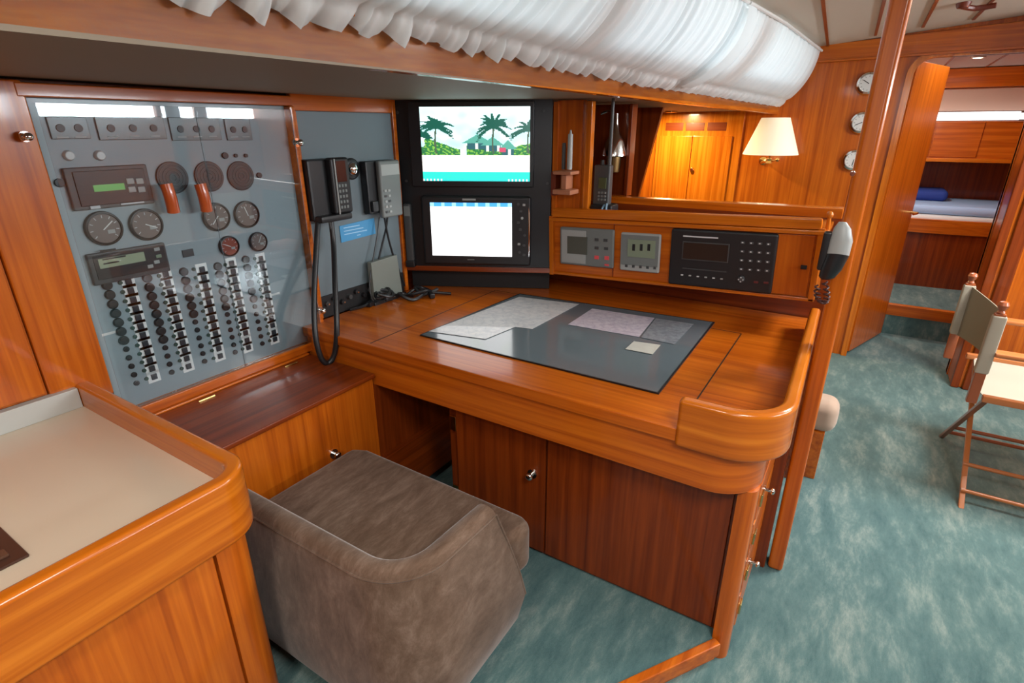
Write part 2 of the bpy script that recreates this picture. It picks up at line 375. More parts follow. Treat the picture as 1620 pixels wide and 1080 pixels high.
# underside of the side deck over the navigation corner
def beam_y(x): return 0.98 - 0.0975 * (x - 0.3)
def beam_z(x): return 1.622 - 0.0116 * (x - 0.3)
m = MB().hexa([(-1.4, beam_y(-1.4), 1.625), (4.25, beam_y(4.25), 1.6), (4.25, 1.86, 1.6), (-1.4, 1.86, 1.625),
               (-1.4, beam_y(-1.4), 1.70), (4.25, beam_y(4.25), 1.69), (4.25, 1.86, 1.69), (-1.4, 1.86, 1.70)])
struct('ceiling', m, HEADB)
# long beam along the deck edge
def beamhex(x0, x1, t0, t1, zb, zt, bev=0.004):
    P = []
    for dz in (zb, zt):
        for x, t in ((x0, t0), (x1, t0), (x1, t1), (x0, t1)): P.append((x, beam_y(x) - t, (beam_z(x) if dz == zb else beam_z(x)) + dz))
    return MB().hexa(P, bev)
struct('trim_2', beamhex(-1.4, 4.25, 0.0, -0.035, 0.0, 0.14), LX)
# doghouse side above the beam : frames and window openings behind the curtains
m = MB()
def slab(x0, x1, z0, z1):
    m.hexa([(x0, beam_y(x0) + .02 - (z0 - 1.62) * .55, z0), (x1, beam_y(x1) + .02 - (z0 - 1.62) * .55, z0), (x1, beam_y(x1) + .06 - (z0 - 1.62) * .55, z0), (x0, beam_y(x0) + .06 - (z0 - 1.62) * .55, z0),
            (x0, beam_y(x0) + .02 - (z1 - 1.62) * .55, z1), (x1, beam_y(x1) + .02 - (z1 - 1.62) * .55, z1), (x1, beam_y(x1) + .06 - (z1 - 1.62) * .55, z1), (x0, beam_y(x0) + .06 - (z1 - 1.62) * .55, z1)])
slab(-1.4, 4.25, 1.70, 1.76); slab(-1.4, 4.25, 1.95, 2.08)
for a, b_ in ((-1.4, 0.3), (1.55, 1.67), (2.75, 2.95), (4.05, 4.25)): slab(a, b_, 1.76, 1.95)
struct('wall_port_upper', m, LX)
for k, (a, b_) in enumerate(((0.3, 1.55), (1.67, 2.75), (2.95, 4.05))):
    z0, z1 = 1.76, 1.95; m = MB()
    m.hexa([(a, beam_y(a) + .035 - (z0 - 1.62) * .55, z0), (b_, beam_y(b_) + .035 - (z0 - 1.62) * .55, z0), (b_, beam_y(b_) + .041 - (z0 - 1.62) * .55, z0), (a, beam_y(a) + .041 - (z0 - 1.62) * .55, z0),
            (a, beam_y(a) + .035 - (z1 - 1.62) * .55, z1), (b_, beam_y(b_) + .035 - (z1 - 1.62) * .55, z1), (b_, beam_y(b_) + .041 - (z1 - 1.62) * .55, z1), (a, beam_y(a) + .041 - (z1 - 1.62) * .55, z1)])
    struct('window_%d' % (6 + k), m, GLASS)
# forward bulkhead with the doorway
JL, JR, HD = -0.10, -0.668, 1.868
def door_poly(x_l, x_r, zb, zt, r=0.09, n=8):
    """rounded-top opening outline, from the left foot over the head to the right foot (y, z)"""
    P = [(x_l, zb)]
    for k in range(n + 1): a = PI / 2 * k / n; P.append((x_l - r + r * math.cos(a), zt - r + r * math.sin(a)))
    for k in range(n + 1): a = PI / 2 * k / n; P.append((x_r + r - r * math.sin(a), zt - r + r * math.cos(a)))
    P.append((x_r, zb)); return P
MX = Matrix(((0, 0, 1, 0), (1, 0, 0, 0), (0, 1, 0, 0), (0, 0, 0, 1)))      # (y, z, x) -> (x, y, z)
def bulk(x, t, y_l, y_r, ztop, op, mt, name, zb=0.0):
    m = MB(); m.prism([(y_l, zb), (y_l, ztop)] + [(op[0][0], ztop)] + [(op[0][0], zb)], x, x + t, M=MX)
    m.prism([(y_r, zb), (op[-1][0], zb), (op[-1][0], ztop), (y_r, ztop)], x, x + t, M=MX)
    m.prism([(op[0][0], ztop)] + op[1:-1] + [(op[-1][0], ztop)], x, x + t, M=MX)
    return struct(name, m, mt)
op = door_poly(JL, JR, 0, HD)
bulk(4.25, 0.04, 1.86, -2.45, 2.1, op, WZ, 'wall_forward')
m = MB().box(4.03, 4.25, -2.4, -0.672, 0.0, 2.0, 0.01); struct('wall_forward_side', m, WZ)
# header trim across the bulkhead
m = MB()
m.hexa([(4.22, 0.44, 1.868), (4.25, 0.44, 1.868), (4.25, -1.6, 1.90), (4.22, -1.6, 1.90), (4.22, 0.44, 1.965), (4.25, 0.44, 1.965), (4.25, -1.6, 2.075), (4.22, -1.6, 2.075)], 0.004)
m.hexa([(4.205, 0.44, 1.868), (4.22, 0.44, 1.868), (4.22, -1.6, 1.90), (4.205, -1.6, 1.90), (4.205, 0.44, 1.882), (4.22, 0.44, 1.882), (4.22, -1.6, 1.914), (4.205, -1.6, 1.914)], 0.003)
struct('trim_3', m, WY)
# door frame moulding
def frame_band(P, wd, x0, x1):
    m = MB(); out = []
    n = len(P)
    for i, (y, z) in enumerate(P):
        a = P[max(i - 1, 0)]; c = P[min(i + 1, n - 1)]; t = Vector((c[0] - a[0], c[1] - a[1])).normalized(); nn = Vector((-t.y, t.x)) * -1
        out.append((y - t.y * wd * 1, z + t.x * wd * 1) if False else (y + nn.x * wd * -1, z + nn.y * wd * -1))
    secs = [[(x0, P[i][0], P[i][1]), (x1, P[i][0], P[i][1]), (x1, out[i][0], out[i][1]), (x0, out[i][0], out[i][1])] for i in range(n)]
    m.loft(secs); return m
struct('trim_4', frame_band(op, -0.035, 4.232, 4.30), LZ)
m = MB().box(4.015, 4.05, -0.71, -0.668, 0, 1.9, 0.008).box(4.0, 4.04, -0.79, -0.725, 0, 1.9, 0.012); struct('trim_5', m, DZ)
# ceiling seams
m = MB()
CE = Frame((0, 0, 1.96 + .09 * .42), (1, 0, 0), (0, 1, -0.09))
for q in (((1302, 0), (1310, 72)), ((1399, 0), (1385, 55)), ((1482, 0), (1460, 42)), ((1570, 0), (1540, 30))):
    a = CE.uv(*q[0], 0); b_ = CE.uv(*q[1], 0); a = Vector(a); b_ = Vector(b_); d = (a - b_) / (a - b_).length; b2 = b_ + d * (-(b_.x - 4.22) / d.x if b_.x > 4.22 else 0); a2 = b2 + d * 2.2
    nn = Vector((-d.y, d.x)) * 0.007
    P = [CE.pt(p.x, p.y, z) for z in (-0.002, 0.006) for p in (a2 - nn, b2 - nn, b2 + nn, a2 + nn)]
    P = [CE.pt(p.x, p.y, z) for z in (0.003, -0.006) for p in (a2 - nn, b2 - nn, b2 + nn, a2 + nn)]
    m.hexa(P)
struct('trim_6', m, DX)

# forward cabin beyond the doorway
m = MB().box(4.92, 4.95, -1.2, 0.3, 0.0, 0.15).box(4.95, 6.7, -1.2, 0.3, 0.0, 0.20); struct('floor', m, CARPET)
struct('trim_7', MB().box(4.915, 4.965, -1.2, 0.3, 0.15, 0.235, 0.006), WY)
m = MB().box(4.29, 6.9, 0.30, 0.34, 0, 2.0).box(4.29, 6.9, -1.24, -1.2, 0, 2.0); struct('wall_cabin', m, WZ)
m = MB().box(6.7, 6.75, -1.2, 0.3, 0, 2.0); struct('wall_cabin', m, DZ)
m = MB().box(4.29, 4.36, -1.2, 0.3, 1.95, 1.98).box(4.84, 6.75, -1.2, 0.3, 1.95, 1.98).box(4.36, 4.84, -.22, .3, 1.95, 1.98).box(4.36, 4.84, -1.2, -.78, 1.95, 1.98); struct('ceiling', m, HEAD)
m = MB()
for y in (-0.33, -0.62, -.05, -.9): m.box(4.86, 6.2, y - .006, y + .006, 1.944, 1.952)
struct('trim_8', m, DX)

# ================================================================ furniture of the navigation corner
def arc(cx, cy, r, a0, a1, n=10): return [(cx + r * math.cos(math.radians(a0 + (a1 - a0) * k / n)), cy + r * math.sin(math.radians(a0 + (a1 - a0) * k / n))) for k in range(n + 1)]
def knob(parent, p, d, r=0.013, mt=CHROME, name='knob'):
    d = Vector(d).normalized(); p = Vector(p); m = MB()
    m.cyl(p, p + d * 0.004, r * 1.25, n=18).cyl(p, p + d * 0.02, r * 0.5, n=12)
    M = Matrix.Translation(p + d * 0.024) @ d.to_track_quat('Z', 'Y').to_matrix().to_4x4()
    m.sph((0, 0, 0), r, 1, 1, .62, 14, M); return m.build(name, mt, parent)

# ---- chart table
ct = thing('chart_table', 'varnished teak chart table with rounded corner fiddle, aisle-side drawers and a dark cabinet below', 'table', (1.8, 0.9, 0.0))
XF, XB, YR = 1.27, 2.44, 0.075
outline = [(XB, YR), (XB, 1.785), (XF, 1.785)] + arc(XF + .13, YR + .13, .13, 180, 270, 12)
MB().prism(outline, 0.732, 0.770, 0.005, ang=55).build('table_top', WY, ct)
o2 = [(XB, YR + .012), (XB, 1.78), (XF + .012, 1.78)] + arc(XF + .142, YR + .142, .13, 180, 270, 12)
MB().prism(o2, 0.605, 0.732, 0.004, ang=55).build('apron', WLAM, ct)
# fiddle: tall curved rail
def fiddle_poly(w, y0=0.30):
    out = [(XF - .008, y0)] + arc(XF + .142, YR + .115, .15, 180, 270, 14) + [(XB - .15, 0.060)]
    inn = [(XB - .15, 0.060 + w)] + list(reversed(arc(XF + .142, YR + .115, .15 - w, 180, 270, 14))) + [(XF - .008 + w, y0)]
    return out + inn
MB().prism([(x, y - .022) if False else (x, y) for x, y in fiddle_poly(0.036)], 0.722, 0.860, 0.012, 3, ang=60).build('fiddle', LLAM, ct)
# seams of the lifting lid
m = MB().box(1.30, 2.10, 0.296, 0.300, 0.7699, 0.7706).box(2.10, 2.104, 0.30, 1.42, 0.7699, 0.7706).box(1.285, 2.10, 1.42, 1.424, 0.7699, 0.7706)
m.build('lid_seam', BLACKM, ct)
# cabinet below
m = MB().box(1.372, 1.82, 0.105, 1.14, 0.0, 0.606)
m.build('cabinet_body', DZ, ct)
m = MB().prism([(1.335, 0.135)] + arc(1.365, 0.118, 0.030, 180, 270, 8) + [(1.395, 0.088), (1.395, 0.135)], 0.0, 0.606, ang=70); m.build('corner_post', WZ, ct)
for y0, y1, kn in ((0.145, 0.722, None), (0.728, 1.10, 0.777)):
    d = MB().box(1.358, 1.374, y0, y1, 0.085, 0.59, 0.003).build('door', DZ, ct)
    if kn: knob(d, (1.358, kn, 0.404), (-1, 0, 0), 0.014)
    if kn:
        for z in (0.50, 0.20): MB().box(1.352, 1.360, 1.098, 1.125, z - .03, z + .03, 0.002).build('hinge', BRASS, d)
for k in range(4):
    z0 = 0.06 + k * 0.134
    d = MB().box(1.42, 1.78, 0.086, 0.106, z0, z0 + 0.124, 0.006).build('drawer', WX, ct)
    if k % 2: knob(d, (1.50, 0.086, z0 + .062), (0, -1, 0), 0.010)
    MB().box(1.43, 1.46, 0.080, 0.088, z0 + .045, z0 + .085, 0.002).build('latch', BRASS, d)
m = MB().box(1.80, 1.84, 0.052, 0.105, 0.0, 0.732, 0.004); m.build('end_panel', DZ, ct)
# recessed side of the knee space with its ledge; dark teak carries its shade
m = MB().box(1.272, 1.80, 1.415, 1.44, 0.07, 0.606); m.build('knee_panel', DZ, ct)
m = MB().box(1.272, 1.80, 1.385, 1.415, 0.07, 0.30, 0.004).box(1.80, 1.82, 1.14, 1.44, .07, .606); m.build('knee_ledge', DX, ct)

# ---- partition behind the chart table, with the pass-through rail
m = MB().box(2.445, 2.475, 0.05, 1.86, 0.0, 1.175); struct('wall_partition', m, DY)
m = MB().hexa([(2.44, 0.06, 1.172), (2.50, 0.06, 1.172), (2.50, 1.02, 1.172), (2.44, 1.02, 1.172), (2.44, 0.06, 1.212), (2.50, 0.06, 1.212), (2.50, 1.02, 1.20), (2.44, 1.02, 1.20)], 0.004)
struct('trim_9', m, LY)

# ---- instrument shelf
ish = thing('instrument_shelf', 'teak instrument console above the chart table with a rounded top fiddle', 'shelf', SH.M)
W_, H_ = 1.085, 0.285
def shb(u0, u1, v0, v1, n0, n1, bev, name, mt):
    return MB().box(u0, u1, v0, v1, n0, n1, bev).build(name, mt, ish, world=False)
shb(0.0, W_ - .01, 0.012, H_ - .03, -0.014, -0.002, 0.001, 'fascia', WX)
shb(-0.002, W_, 0.0, 0.014, -0.235, 0.012, 0.004, 'bottom_board', LX)
shb(-0.006, 0.016, -0.004, H_ - .02, -0.235, 0.014, 0.004, 'side_board', LY)
shb(W_ - .022, W_, 0.0, H_ - .02, -0.235, 0.012, 0.004, 'side_board', LY)
shb(-0.004, W_ + .012, H_ - .042, H_ - .026, -0.235, 0.018, 0.004, 'top_board', LX)
shb(0.006, W_ - .012, H_ - .026, H_ + .016, -0.010, 0.012, 0.009, 'top_fiddle', LX)
m = MB().cyl((W_ + .004, H_ - .026, -.02), (W_ + .004, H_ + .02, -.02), 0.008, 0.006).sph((W_ + .004, H_ + .024, -.02), 0.012, 1, 1.1, 1); m.build('finial', LY, ish, world=False)
d = MB().box(0.905, W_ - .028, 0.016, H_ - .046, -0.004, 0.004, 0.002).build('door', WY, ish, world=False)
u, v = SH.uv(1272, 422)
MB().box(u - .010, u + .010, v - .007, v + .007, 0.0, 0.014, 0.002).build('latch', BLACKM, d, world=False)
MB().box(0.300, 0.304, 0.014, H_ - .045, -.003, 0.0012).build('fascia_joint', DX, ish, world=False)

# ---- instruments on the shelf
def device(name, label, cat, F, px, depth, body=DGREY, bev=0.004, n=0.0, group=None):
    u0, u1, v0, v1 = rect(F, *px, n); W, H = u1 - u0, v1 - v0
    t = thing(name, label, cat, F.at((u0 + u1) / 2, (v0 + v1) / 2, n), group)
    MB().box(-W / 2, W / 2, -H / 2, H / 2, 0.0, depth, bev, 3).build('housing', body, t, world=False)
    def q(px_, py_): a, b_ = F.uv(px_, py_, n + depth); return a - (u0 + u1) / 2, b_ - (v0 + v1) / 2
    return t, W, H, q
def dscreen(t, q, px, depth, mt, frame=None, name='screen'):
    a = q(px[0], px[1]); b_ = q(px[2], px[3])
    if frame: MB().box(a[0] - .004, b_[0] + .004, b_[1] - .004, a[1] + .004, depth - .001, depth + .0015, 0.001).build('screen_frame', frame, t, world=False)
    return MB().box(a[0], b_[0], b_[1], a[1], depth - .002, depth + .003, 0.0005).build(name, mt, t, world=False)
def btn(t, q, p, w, h, depth, mt, name='button', rnd=False):
    c = q(*p)
    if rnd: return MB().cyl((c[0], c[1], depth - .001), (c[0], c[1], depth + .003), w, n=14, bev=0.0008).build(name, mt, t, world=False)
    return MB().box(c[0] - w, c[0] + w, c[1] - h, c[1] + h, depth - .001, depth + .003, 0.001).build(name, mt, t, world=False)
D = 0.016
t, W, H, q = device('autopilot_display', 'grey autopilot control head with two red buttons, leftmost on the teak console', 'instrument', SH, (888, 360, 973, 420), D, MGREY, 0.008)
MB().box(-W / 2 + .01, -W / 2 + W * .50, -H / 2 + .010, H / 2 - .012, D - .001, D + .002, 0.003).build('screen_surround', LGREY, t, world=False)
dscreen(t, q, (898, 373, 929, 403), D + .001, LCDD)
for p in ((944, 379), (958, 380), (944, 392), (959, 393)): btn(t, q, p, .009, .006, D, DGREY)
for p in ((944, 407), (960, 408)): btn(t, q, p, .010, .008, D, RED)
btn(t, q, (960, 419), .010, .004, D, RED)
t, W, H, q = device('depth_display', 'square light grey display with a row of keys, between the autopilot and the black radio', 'instrument', SH, (983, 368, 1046, 429), D, LGREY, 0.008)
MB().box(-W / 2 + .006, W / 2 - .006, -H / 2 + .026, H / 2 - .008, D - .001, D + .002, 0.003).build('screen_surround', MGREY, t, world=False)
dscreen(t, q, (994, 378, 1036, 409), D + .001, LCD)
for k in range(5): btn(t, q, (991 + 11.2 * k, 420 + .9 * k), .0055, .006, D, DGREY)
for k in range(3):
    c = q(1003 + 12 * k, 391); MB().box(c[0] - .006, c[0] + .006, c[1] - .014, c[1] + .014, D + .0035, D + .0045).build('digit', BLACKM, t, world=False)
t, W, H, q = device('ssb_radio', 'wide black radio transceiver with keypad and small round dial, set into the teak console', 'radio', SH, (1061, 364, 1228, 456), 0.02, BLACK, 0.010)
dscreen(t, q, (1082, 383, 1150, 414), 0.02, mat('brown_lcd', (0.022, 0.018, 0.016), 0.2), DGREY)
c = q(1081, 373); c2 = q(1136, 377); MB().box(c[0], c2[0], c[1] - .003, c[1] + .002, 0.0195, 0.0212).build('name_strip', PALE, t, world=False)
c = q(1080, 420); c2 = q(1150, 423); MB().box(c[0], c2[0], c[1] - .012, c[1] - .008, 0.0195, 0.0212).build('trim_line', DGREY, t, world=False)
for r in range(4):
    for k in range(4):
        b_ = btn(t, q, (1175 + 13.6 * k + 1.0 * -r * .8, 383.5 + 14.0 * r + .9 * k), .0075, .0045, 0.02, DGREY)
        c = q(1175 + 13.6 * k - r * .8, 383.5 + 14.0 * r + .9 * k); MB().box(c[0] - .003, c[0] + .003, c[1] - .0018, c[1] + .0026, .0225, .0234).build('key_mark', PALE, b_, world=False)
for k in range(6): btn(t, q, (1079 + 12.5 * k, 434.5 + 1.3 * k), .0048, .0026, 0.02, LGREY if k % 2 else PALE)
c = q(1173, 441); kn = MB().cyl((c[0], c[1], .019), (c[0], c[1], .034), .013, .011, n=20, bev=.002).build('tuning_dial', DGREY, t, world=False)
for k in range(4): MB().box(c[0] + .008 * math.cos(k * PI / 2) - .002, c[0] + .008 * math.cos(k * PI / 2) + .002, c[1] + .008 * math.sin(k * PI / 2) - .002, c[1] + .008 * math.sin(k * PI / 2) + .002, .0335, .035).build('dial_mark', PALE, kn, world=False)
for p in ((1196, 446), (1212, 447)): btn(t, q, p, .008, .004, 0.02, mat('dull_red_button', (.12, .02, .02), .4))

# ---- wooden post between monitors and opening
m = MB().box(2.205, 2.24, 1.045, 1.165, 1.165, 1.605, 0.003).box(2.195, 2.206, 1.155, 1.178, 1.12, 1.6, 0.002)
setp(m.build('locker_post', WZ), 'upright teak panel on the shelf between the black monitor board and the opening', 'panel')
m = MB().box(2.20, 2.235, 1.003, 1.030, 1.165, 1.6, 0.004).box(2.22, 2.235, 1.030, 1.045, 1.165, 1.6)
setp(m.build('frame_post', LZ), 'narrow pale teak upright edging the opening above the shelf', 'post')

# ---- monitor board on the diagonal
BW = 0.7066
mo = thing('monitor_board', 'black board set diagonally across the corner carrying two stacked screens', 'panel', MON.M)
MB().box(0.0, BW - .012, 0.89, 1.612, -0.03, 0.0, 0.002).build('board', BOARD, mo, world=False)
MB().box(0.018, BW - .004, 0.868, 0.892, -0.03, 0.010, 0.003).build('bottom_rail', DX, mo, world=False)
MB().box(0.02, BW - .012, 0.771, 0.868, -0.09, -0.07, 0.002).build('shade_backing', BLACKM, mo, world=False)  # black sheet standing in for the shadow under the board
for px in ((629, 178), (643, 286), (866, 290), (860, 175)):
    u, v = MON.uv(*px); MB().cyl((u, v, 0), (u, v, .004), .006, n=12, bev=.001).build('screw', DGREY, mo, world=False)
def paint_screen(nx, ny, fn, W, H, z, name, mt, parent):
    b = bmesh.new(); V = [[b.verts.new((-W / 2 + W * i / nx, -H / 2 + H * j / ny, z)) for j in range(ny + 1)] for i in range(nx + 1)]
    for i in range(nx):
        for j in range(ny): b.faces.new((V[i][j], V[i + 1][j], V[i + 1][j + 1], V[i][j + 1]))
    me = bpy.data.meshes.new(name); b.to_mesh(me); b.free(); me.materials.append(mt)
    a = me.color_attributes.new('Col', 'FLOAT_COLOR', 'CORNER'); k = 0
    data = []
    for i in range(nx):
        for j in range(ny):
            c = fn((i + .5) / nx, (j + .5) / ny); data += list((*c, 1.0)) * 4
    a.data.foreach_set('color', data)
    o = bpy.data.objects.new(name, me); COL.objects.link(o); o.parent = parent; WM[o.name] = WM[parent.name]; return o
rnd = random.Random(3)
def palm(cx, cy, r, n):
    out = []
    for k in range(n):
        a = rnd.uniform(-0.4, PI + 0.4); out.append((cx, cy, r * rnd.uniform(.6, 1), a, rnd.uniform(.25, .6)))
    return out
FR = palm(.14, .74, .24, 26) + palm(.67, .74, .27, 30) + palm(.99, .70, .22, 20) + palm(.02, .62, .12, 12)
def beach(x, y):
    n = mnoise.noise(Vector((x * 9, y * 9, 0))); n2 = mnoise.noise(Vector((x * 40, y * 40, 3)))
    if y > 0.36:
        c = (0.62 + .2 * n, 0.92, 0.95) if y > .62 or n < .1 else (.82, .97, .95)
        c = tuple(min(1, q + (.3 * max(0, y - .6))) for q in c)
        if y < .50 + .10 * n + .06 * math.sin(x * 13) and (x < .36 or x > .42): c = (.03, .16 + .2 * n2, .06) if n2 > -.12 else (.22, .50, .08)
        # thatched huts
        for hx, hw, hy in ((.52, .16, .58), (.66, .12, .55), (.80, .09, .50)):
            if abs(x - hx) < hw * (1 - max(0, (y - hy + .06) / .12)) * .9 and hy - .06 < y < hy + .06: c = (.10, .38, .30)
            if abs(x - hx) < hw * .6 and hy - .14 < y <= hy - .06: c = (.03, .12, .14) if int(x * 40) % 4 else (.7, .75, .7)
        if .72 < x < .78 and .40 < y < .46: c = (.6, .08, .15)
    elif y > 0.13: c = (1.0, .97, .90) if n2 < .25 else (.98, .86, .72)
    else:
        c = (.03, .62 + .3 * (y / .13), .60)
        if y < .035 and (x < .2 or x > .8) and int(x * 90) % 3 == 0: c = (.8, .9, .9)
    for (cx, cy, r, a, dr) in FR:
        for k in range(14):
            t = k / 13; px_ = cx + r * t * math.cos(a) * .75; py_ = cy + r * t * math.sin(a) - dr * r * t * t
            if abs(x - px_) < .011 and abs(y - py_) < .020 * (1.2 - t): return (.01, .10, .07)
    for cx, cy in ((.14, .74), (.67, .73), (.99, .68)):
        if abs(x - cx - .01 * math.sin(y * 9)) < .008 and .38 < y < cy: return (.08, .12, .08)
    return c
def chartscr(x, y):
    if y > .93: return (.05, .28, .75) if (int(x * 22) % 3) else (.25, .5, .9)
    n = mnoise.noise(Vector((x * 5, y * 4, 8)))
    return (1, 1, 1) if n < .30 else (.96, 1, .93)
MD = 0.022
t, W, H, q = device('wall_monitor', 'upper flat monitor showing palm trees and thatched huts on a beach', 'monitor', MON, (650, 160, 845, 295), MD, BOARD, 0.004)
a = q(663, 169); b_ = q(838, 287); cc = ((a[0] + b_[0]) / 2, (a[1] + b_[1]) / 2)
S = paint_screen(150, 100, beach, b_[0] - a[0], a[1] - b_[1], 0, 'screen', screen_mat('beach_picture', 1.15), t)
S.matrix_local = Matrix.Translation((cc[0], cc[1], MD + .001)); 
t, W, H, q = device('chart_plotter', 'lower chart plotter with a white page on screen and round keys down its right side', 'plotter', MON, (671, 309, 840, 417), 0.035, BLACK, 0.012)
a = q(680, 320); b_ = q(810, 406); cc = ((a[0] + b_[0]) / 2, (a[1] + b_[1]) / 2)
S = paint_screen(100, 70, chartscr, b_[0] - a[0], a[1] - b_[1], 0, 'screen', screen_mat('white_page', 1.7), t)
S.matrix_local = Matrix.Translation((cc[0], cc[1], .036))
c = q(742, 315.5); MB().box(c[0] - .030, c[0] + .030, c[1] - .004, c[1] + .004, .034, .0362).build('name_strip', LGREY, t, world=False)
c = q(745, 410.5); MB().box(c[0] - .016, c[0] + .016, c[1] - .002, c[1] + .002, .034, .0362).build('name_strip', MGREY, t, world=False)
for k, p in enumerate(((820, 323), (829, 324), (824, 334), (826, 345), (820, 352), (823, 363), (830, 372), (821, 386), (829, 388), (822, 399), (829, 403))):
    btn(t, q, p, .006, .005, .035, LGREY if k in (3, 7, 1) else DGREY, rnd=k % 3 == 0)
a = q(836, 314); b_ = q(836, 413); MB().tube([(a[0], a[1], .030), (a[0] + .004, (a[1] + b_[1]) / 2, .032), (b_[0], b_[1], .030)], .0035).build('edge_trim', CHROME, t, world=False)

# ---- electrical panel with its hinged clear covers
ep = thing('electrical_panel', 'large blue-grey electrical switch panel with gauges and rows of breakers on the hull side', 'panel', EP.M)
MB().box(0.0, 0.735, 0.70, 1.572, -0.012, 0.0, 0.002).build('panel_board', GREYP, ep, world=False)
q0 = EP.uv
def epb(px, d, mt, name, bev=.003, parent=ep):
    u0, u1, v0, v1 = rect(EP, *px); return MB().box(u0, u1, v0, v1, 0, d, bev).build(name, mt, parent, world=False), (u0, u1, v0, v1)
for k, px in enumerate(((76, 185, 139, 220), (152, 184, 260, 221), (268, 186, 347, 222), (356, 188, 396, 222))):  # dark raised strips with round studs along the top of the board
    o, r_ = epb(px, .006, mat('smoked_strip', (.13, .16, .165), .25), 'dark_strip', .002)
    n_ = 3 if k in (1, 2) else 2
    for j in range(n_):
        u = r_[0] + (r_[1] - r_[0]) * (j + .6) / (n_ + .2); v = (r_[2] + r_[3]) / 2
        MB().cyl((u, v, .006), (u, v, .009), .010, n=16, bev=.001).build('round_stud', BLACK if (j + k) % 2 else DGREY, o, world=False)
        MB().box(u - .013, u + .013, v - .024, v - .020, .006, .0068).build('pale_bar', LGREY, o, world=False)
for p in ((108, 246), (157, 246)):
    u, v = q0(*p); MB().cyl((u, v, 0), (u, v, .012), .014, .011, n=20, bev=.002).build('white_knob', WHITE, ep, world=False)
for p, r_ in (((93, 289), .011), ((409, 277), .009), ((355, 246), .010), ((372, 246), .006), ((388, 246), .006)):
    u, v = q0(*p); MB().cyl((u, v, 0), (u, v, .008), r_, n=16, bev=.001).build('push_button', BLACK, ep, world=False)
def textbars(parent, u0, u1, v, n, mt=PALE, h=.003):
    m = MB(); r2 = random.Random(int(u0 * 999) + n); x = u0
    for k in range(n):
        w_ = (u1 - u0) / n * r2.uniform(.5, .85); m.box(x, x + w_, v - h / 2, v + h / 2, 0, .0008, M=Matrix.Translation((0, 0, parent['zz']))); x += (u1 - u0) / n
    o = m.build('lettering', mt, parent, world=False); return o
# inverter remote
o, r_ = epb((103, 262, 236, 328), .014, DGREY, 'charger_remote', .004)
u0, u1, v0, v1 = r_
MB().box(u0 + .018, u1 - .012, v0 + .010, v1 - .010, .013, .017, .002).build('face_plate', BLACK, o, world=False)
uc, vc = (u0 + u1) / 2, (v0 + v1) / 2
sr = (*q0(145, 303), *q0(191, 289)); MB().box(sr[0] + 0, sr[2] + 0, sr[1], sr[3], .016, .0185).build('screen', emis('green_lcd', (.12, .42, .10), .55), o, world=False)
for p in ((201, 286), (216, 286), (204, 299), (219, 299)):
    u, v = q0(*p); MB().box(u - .010, u + .010, v - .008, v + .008, .016, .020, .002).build('button', LGREY, o, world=False)
MB().box(*[q0(135, 315)[0], q0(151, 315)[0]], vc - .053, vc - .045, .0165, .0178).build('lettering', PALE, o, world=False)
MB().box(*[q0(184, 313)[0], q0(222, 313)[0]], vc - .050, vc - .046, .0165, .0178).build('lettering', PALE, o, world=False)
# battery monitor
o, r_ = epb((136, 391, 264, 440), .016, DGREY, 'battery_monitor', .004)
u0, u1, v0, v1 = r_
MB().box(u0 + .012, u1 - .006, v0 + .014, v1 - .006, .015, .018, .003).build('face_plate', BLACK, o, world=False)
a = q0(154, 424); b_ = q0(222, 397); MB().box(a[0], b_[0], a[1], b_[1], .017, .0195).build('screen', emis('grey_green_lcd', (.30, .36, .24), .45), o, world=False)
for k in range(4):
    v = a[1] + .010 + k * .012; MB().box(a[0] + .01, a[0] + .05 + .02 * (k % 3), v, v + .004, .0194, .0200).build('digit', BLACKM, o, world=False)
for p in ((243, 393), (246, 404), (243, 413), (233, 420)):
    u, v = q0(*p); MB().box(u - .008, u + .008, v - .005, v + .005, .017, .020, .001).build('button', LGREY if p[0] != 246 else LCD, o, world=False)
# speakers / round grilles
for p in ((272, 281), (330, 279), (380, 278)):
    u, v = q0(*p)
    o = MB().cyl((u, v, 0), (u, v, .007), .047, n=32, bev=.002).build('speaker', BLACK, ep, world=False)
    for rr in (.040, .030, .020, .010): 
        MB().lathe([(rr - .0015, 0), (rr - .001, .0015), (rr + .001, .0015), (rr + .0015, 0)], 28, Matrix.Translation((u, v, .0065))).build('grille_ring', DGREY, o, world=False)
def gauge(F, p, r, parent, face=DIAL, ang=0.6, white=True):
    u, v = F.uv(*p)
    M = Matrix.Translation((u, v, 0))
    g = MB().lathe([(r * .99, 0), (r, .004), (r * .96, .012), (r * .86, .013), (r * .84, .008), (0, .008)], 32, M).build('gauge', BLACK, parent, world=False)
    MB().cyl((u, v, .008), (u, v, .0095), r * .82, n=32).build('dial', face, g, world=False)
    m = MB()
    for k in range(9):
        a = math.radians(-130 + k * 32.5 + 90); m.box(-r * .02, r * .02, r * .60, r * .76, .0094, .0102, M=M @ Matrix.Rotation(a - PI / 2, 4, 'Z'))
    m.build('scale_marks', PALE, g, world=False)
    MB().box(-r * .03, r * .03, -r * .1, r * .62, .0102, .0112, M=M @ Matrix.Rotation(ang, 4, 'Z')).build('needle', WHITE, g, world=False)
    MB().box(r * .12, r * .50, -r * .32, -r * .10, .0095, .0103, M=M).build('face_label', LGREY, g, world=False)
    return g
gauge(EP, (163, 361), .048, ep, ang=-.9); gauge(EP, (230, 355), .047, ep, ang=-2.0)
gauge(EP, (341, 343), .046, ep, ang=2.4); gauge(EP, (389, 339), .046, ep, ang=.3)
gauge(EP, (361, 389), .035, ep, DIALR, ang=1.1); gauge(EP, (407, 382), .034, ep, DIAL, ang=-.5)
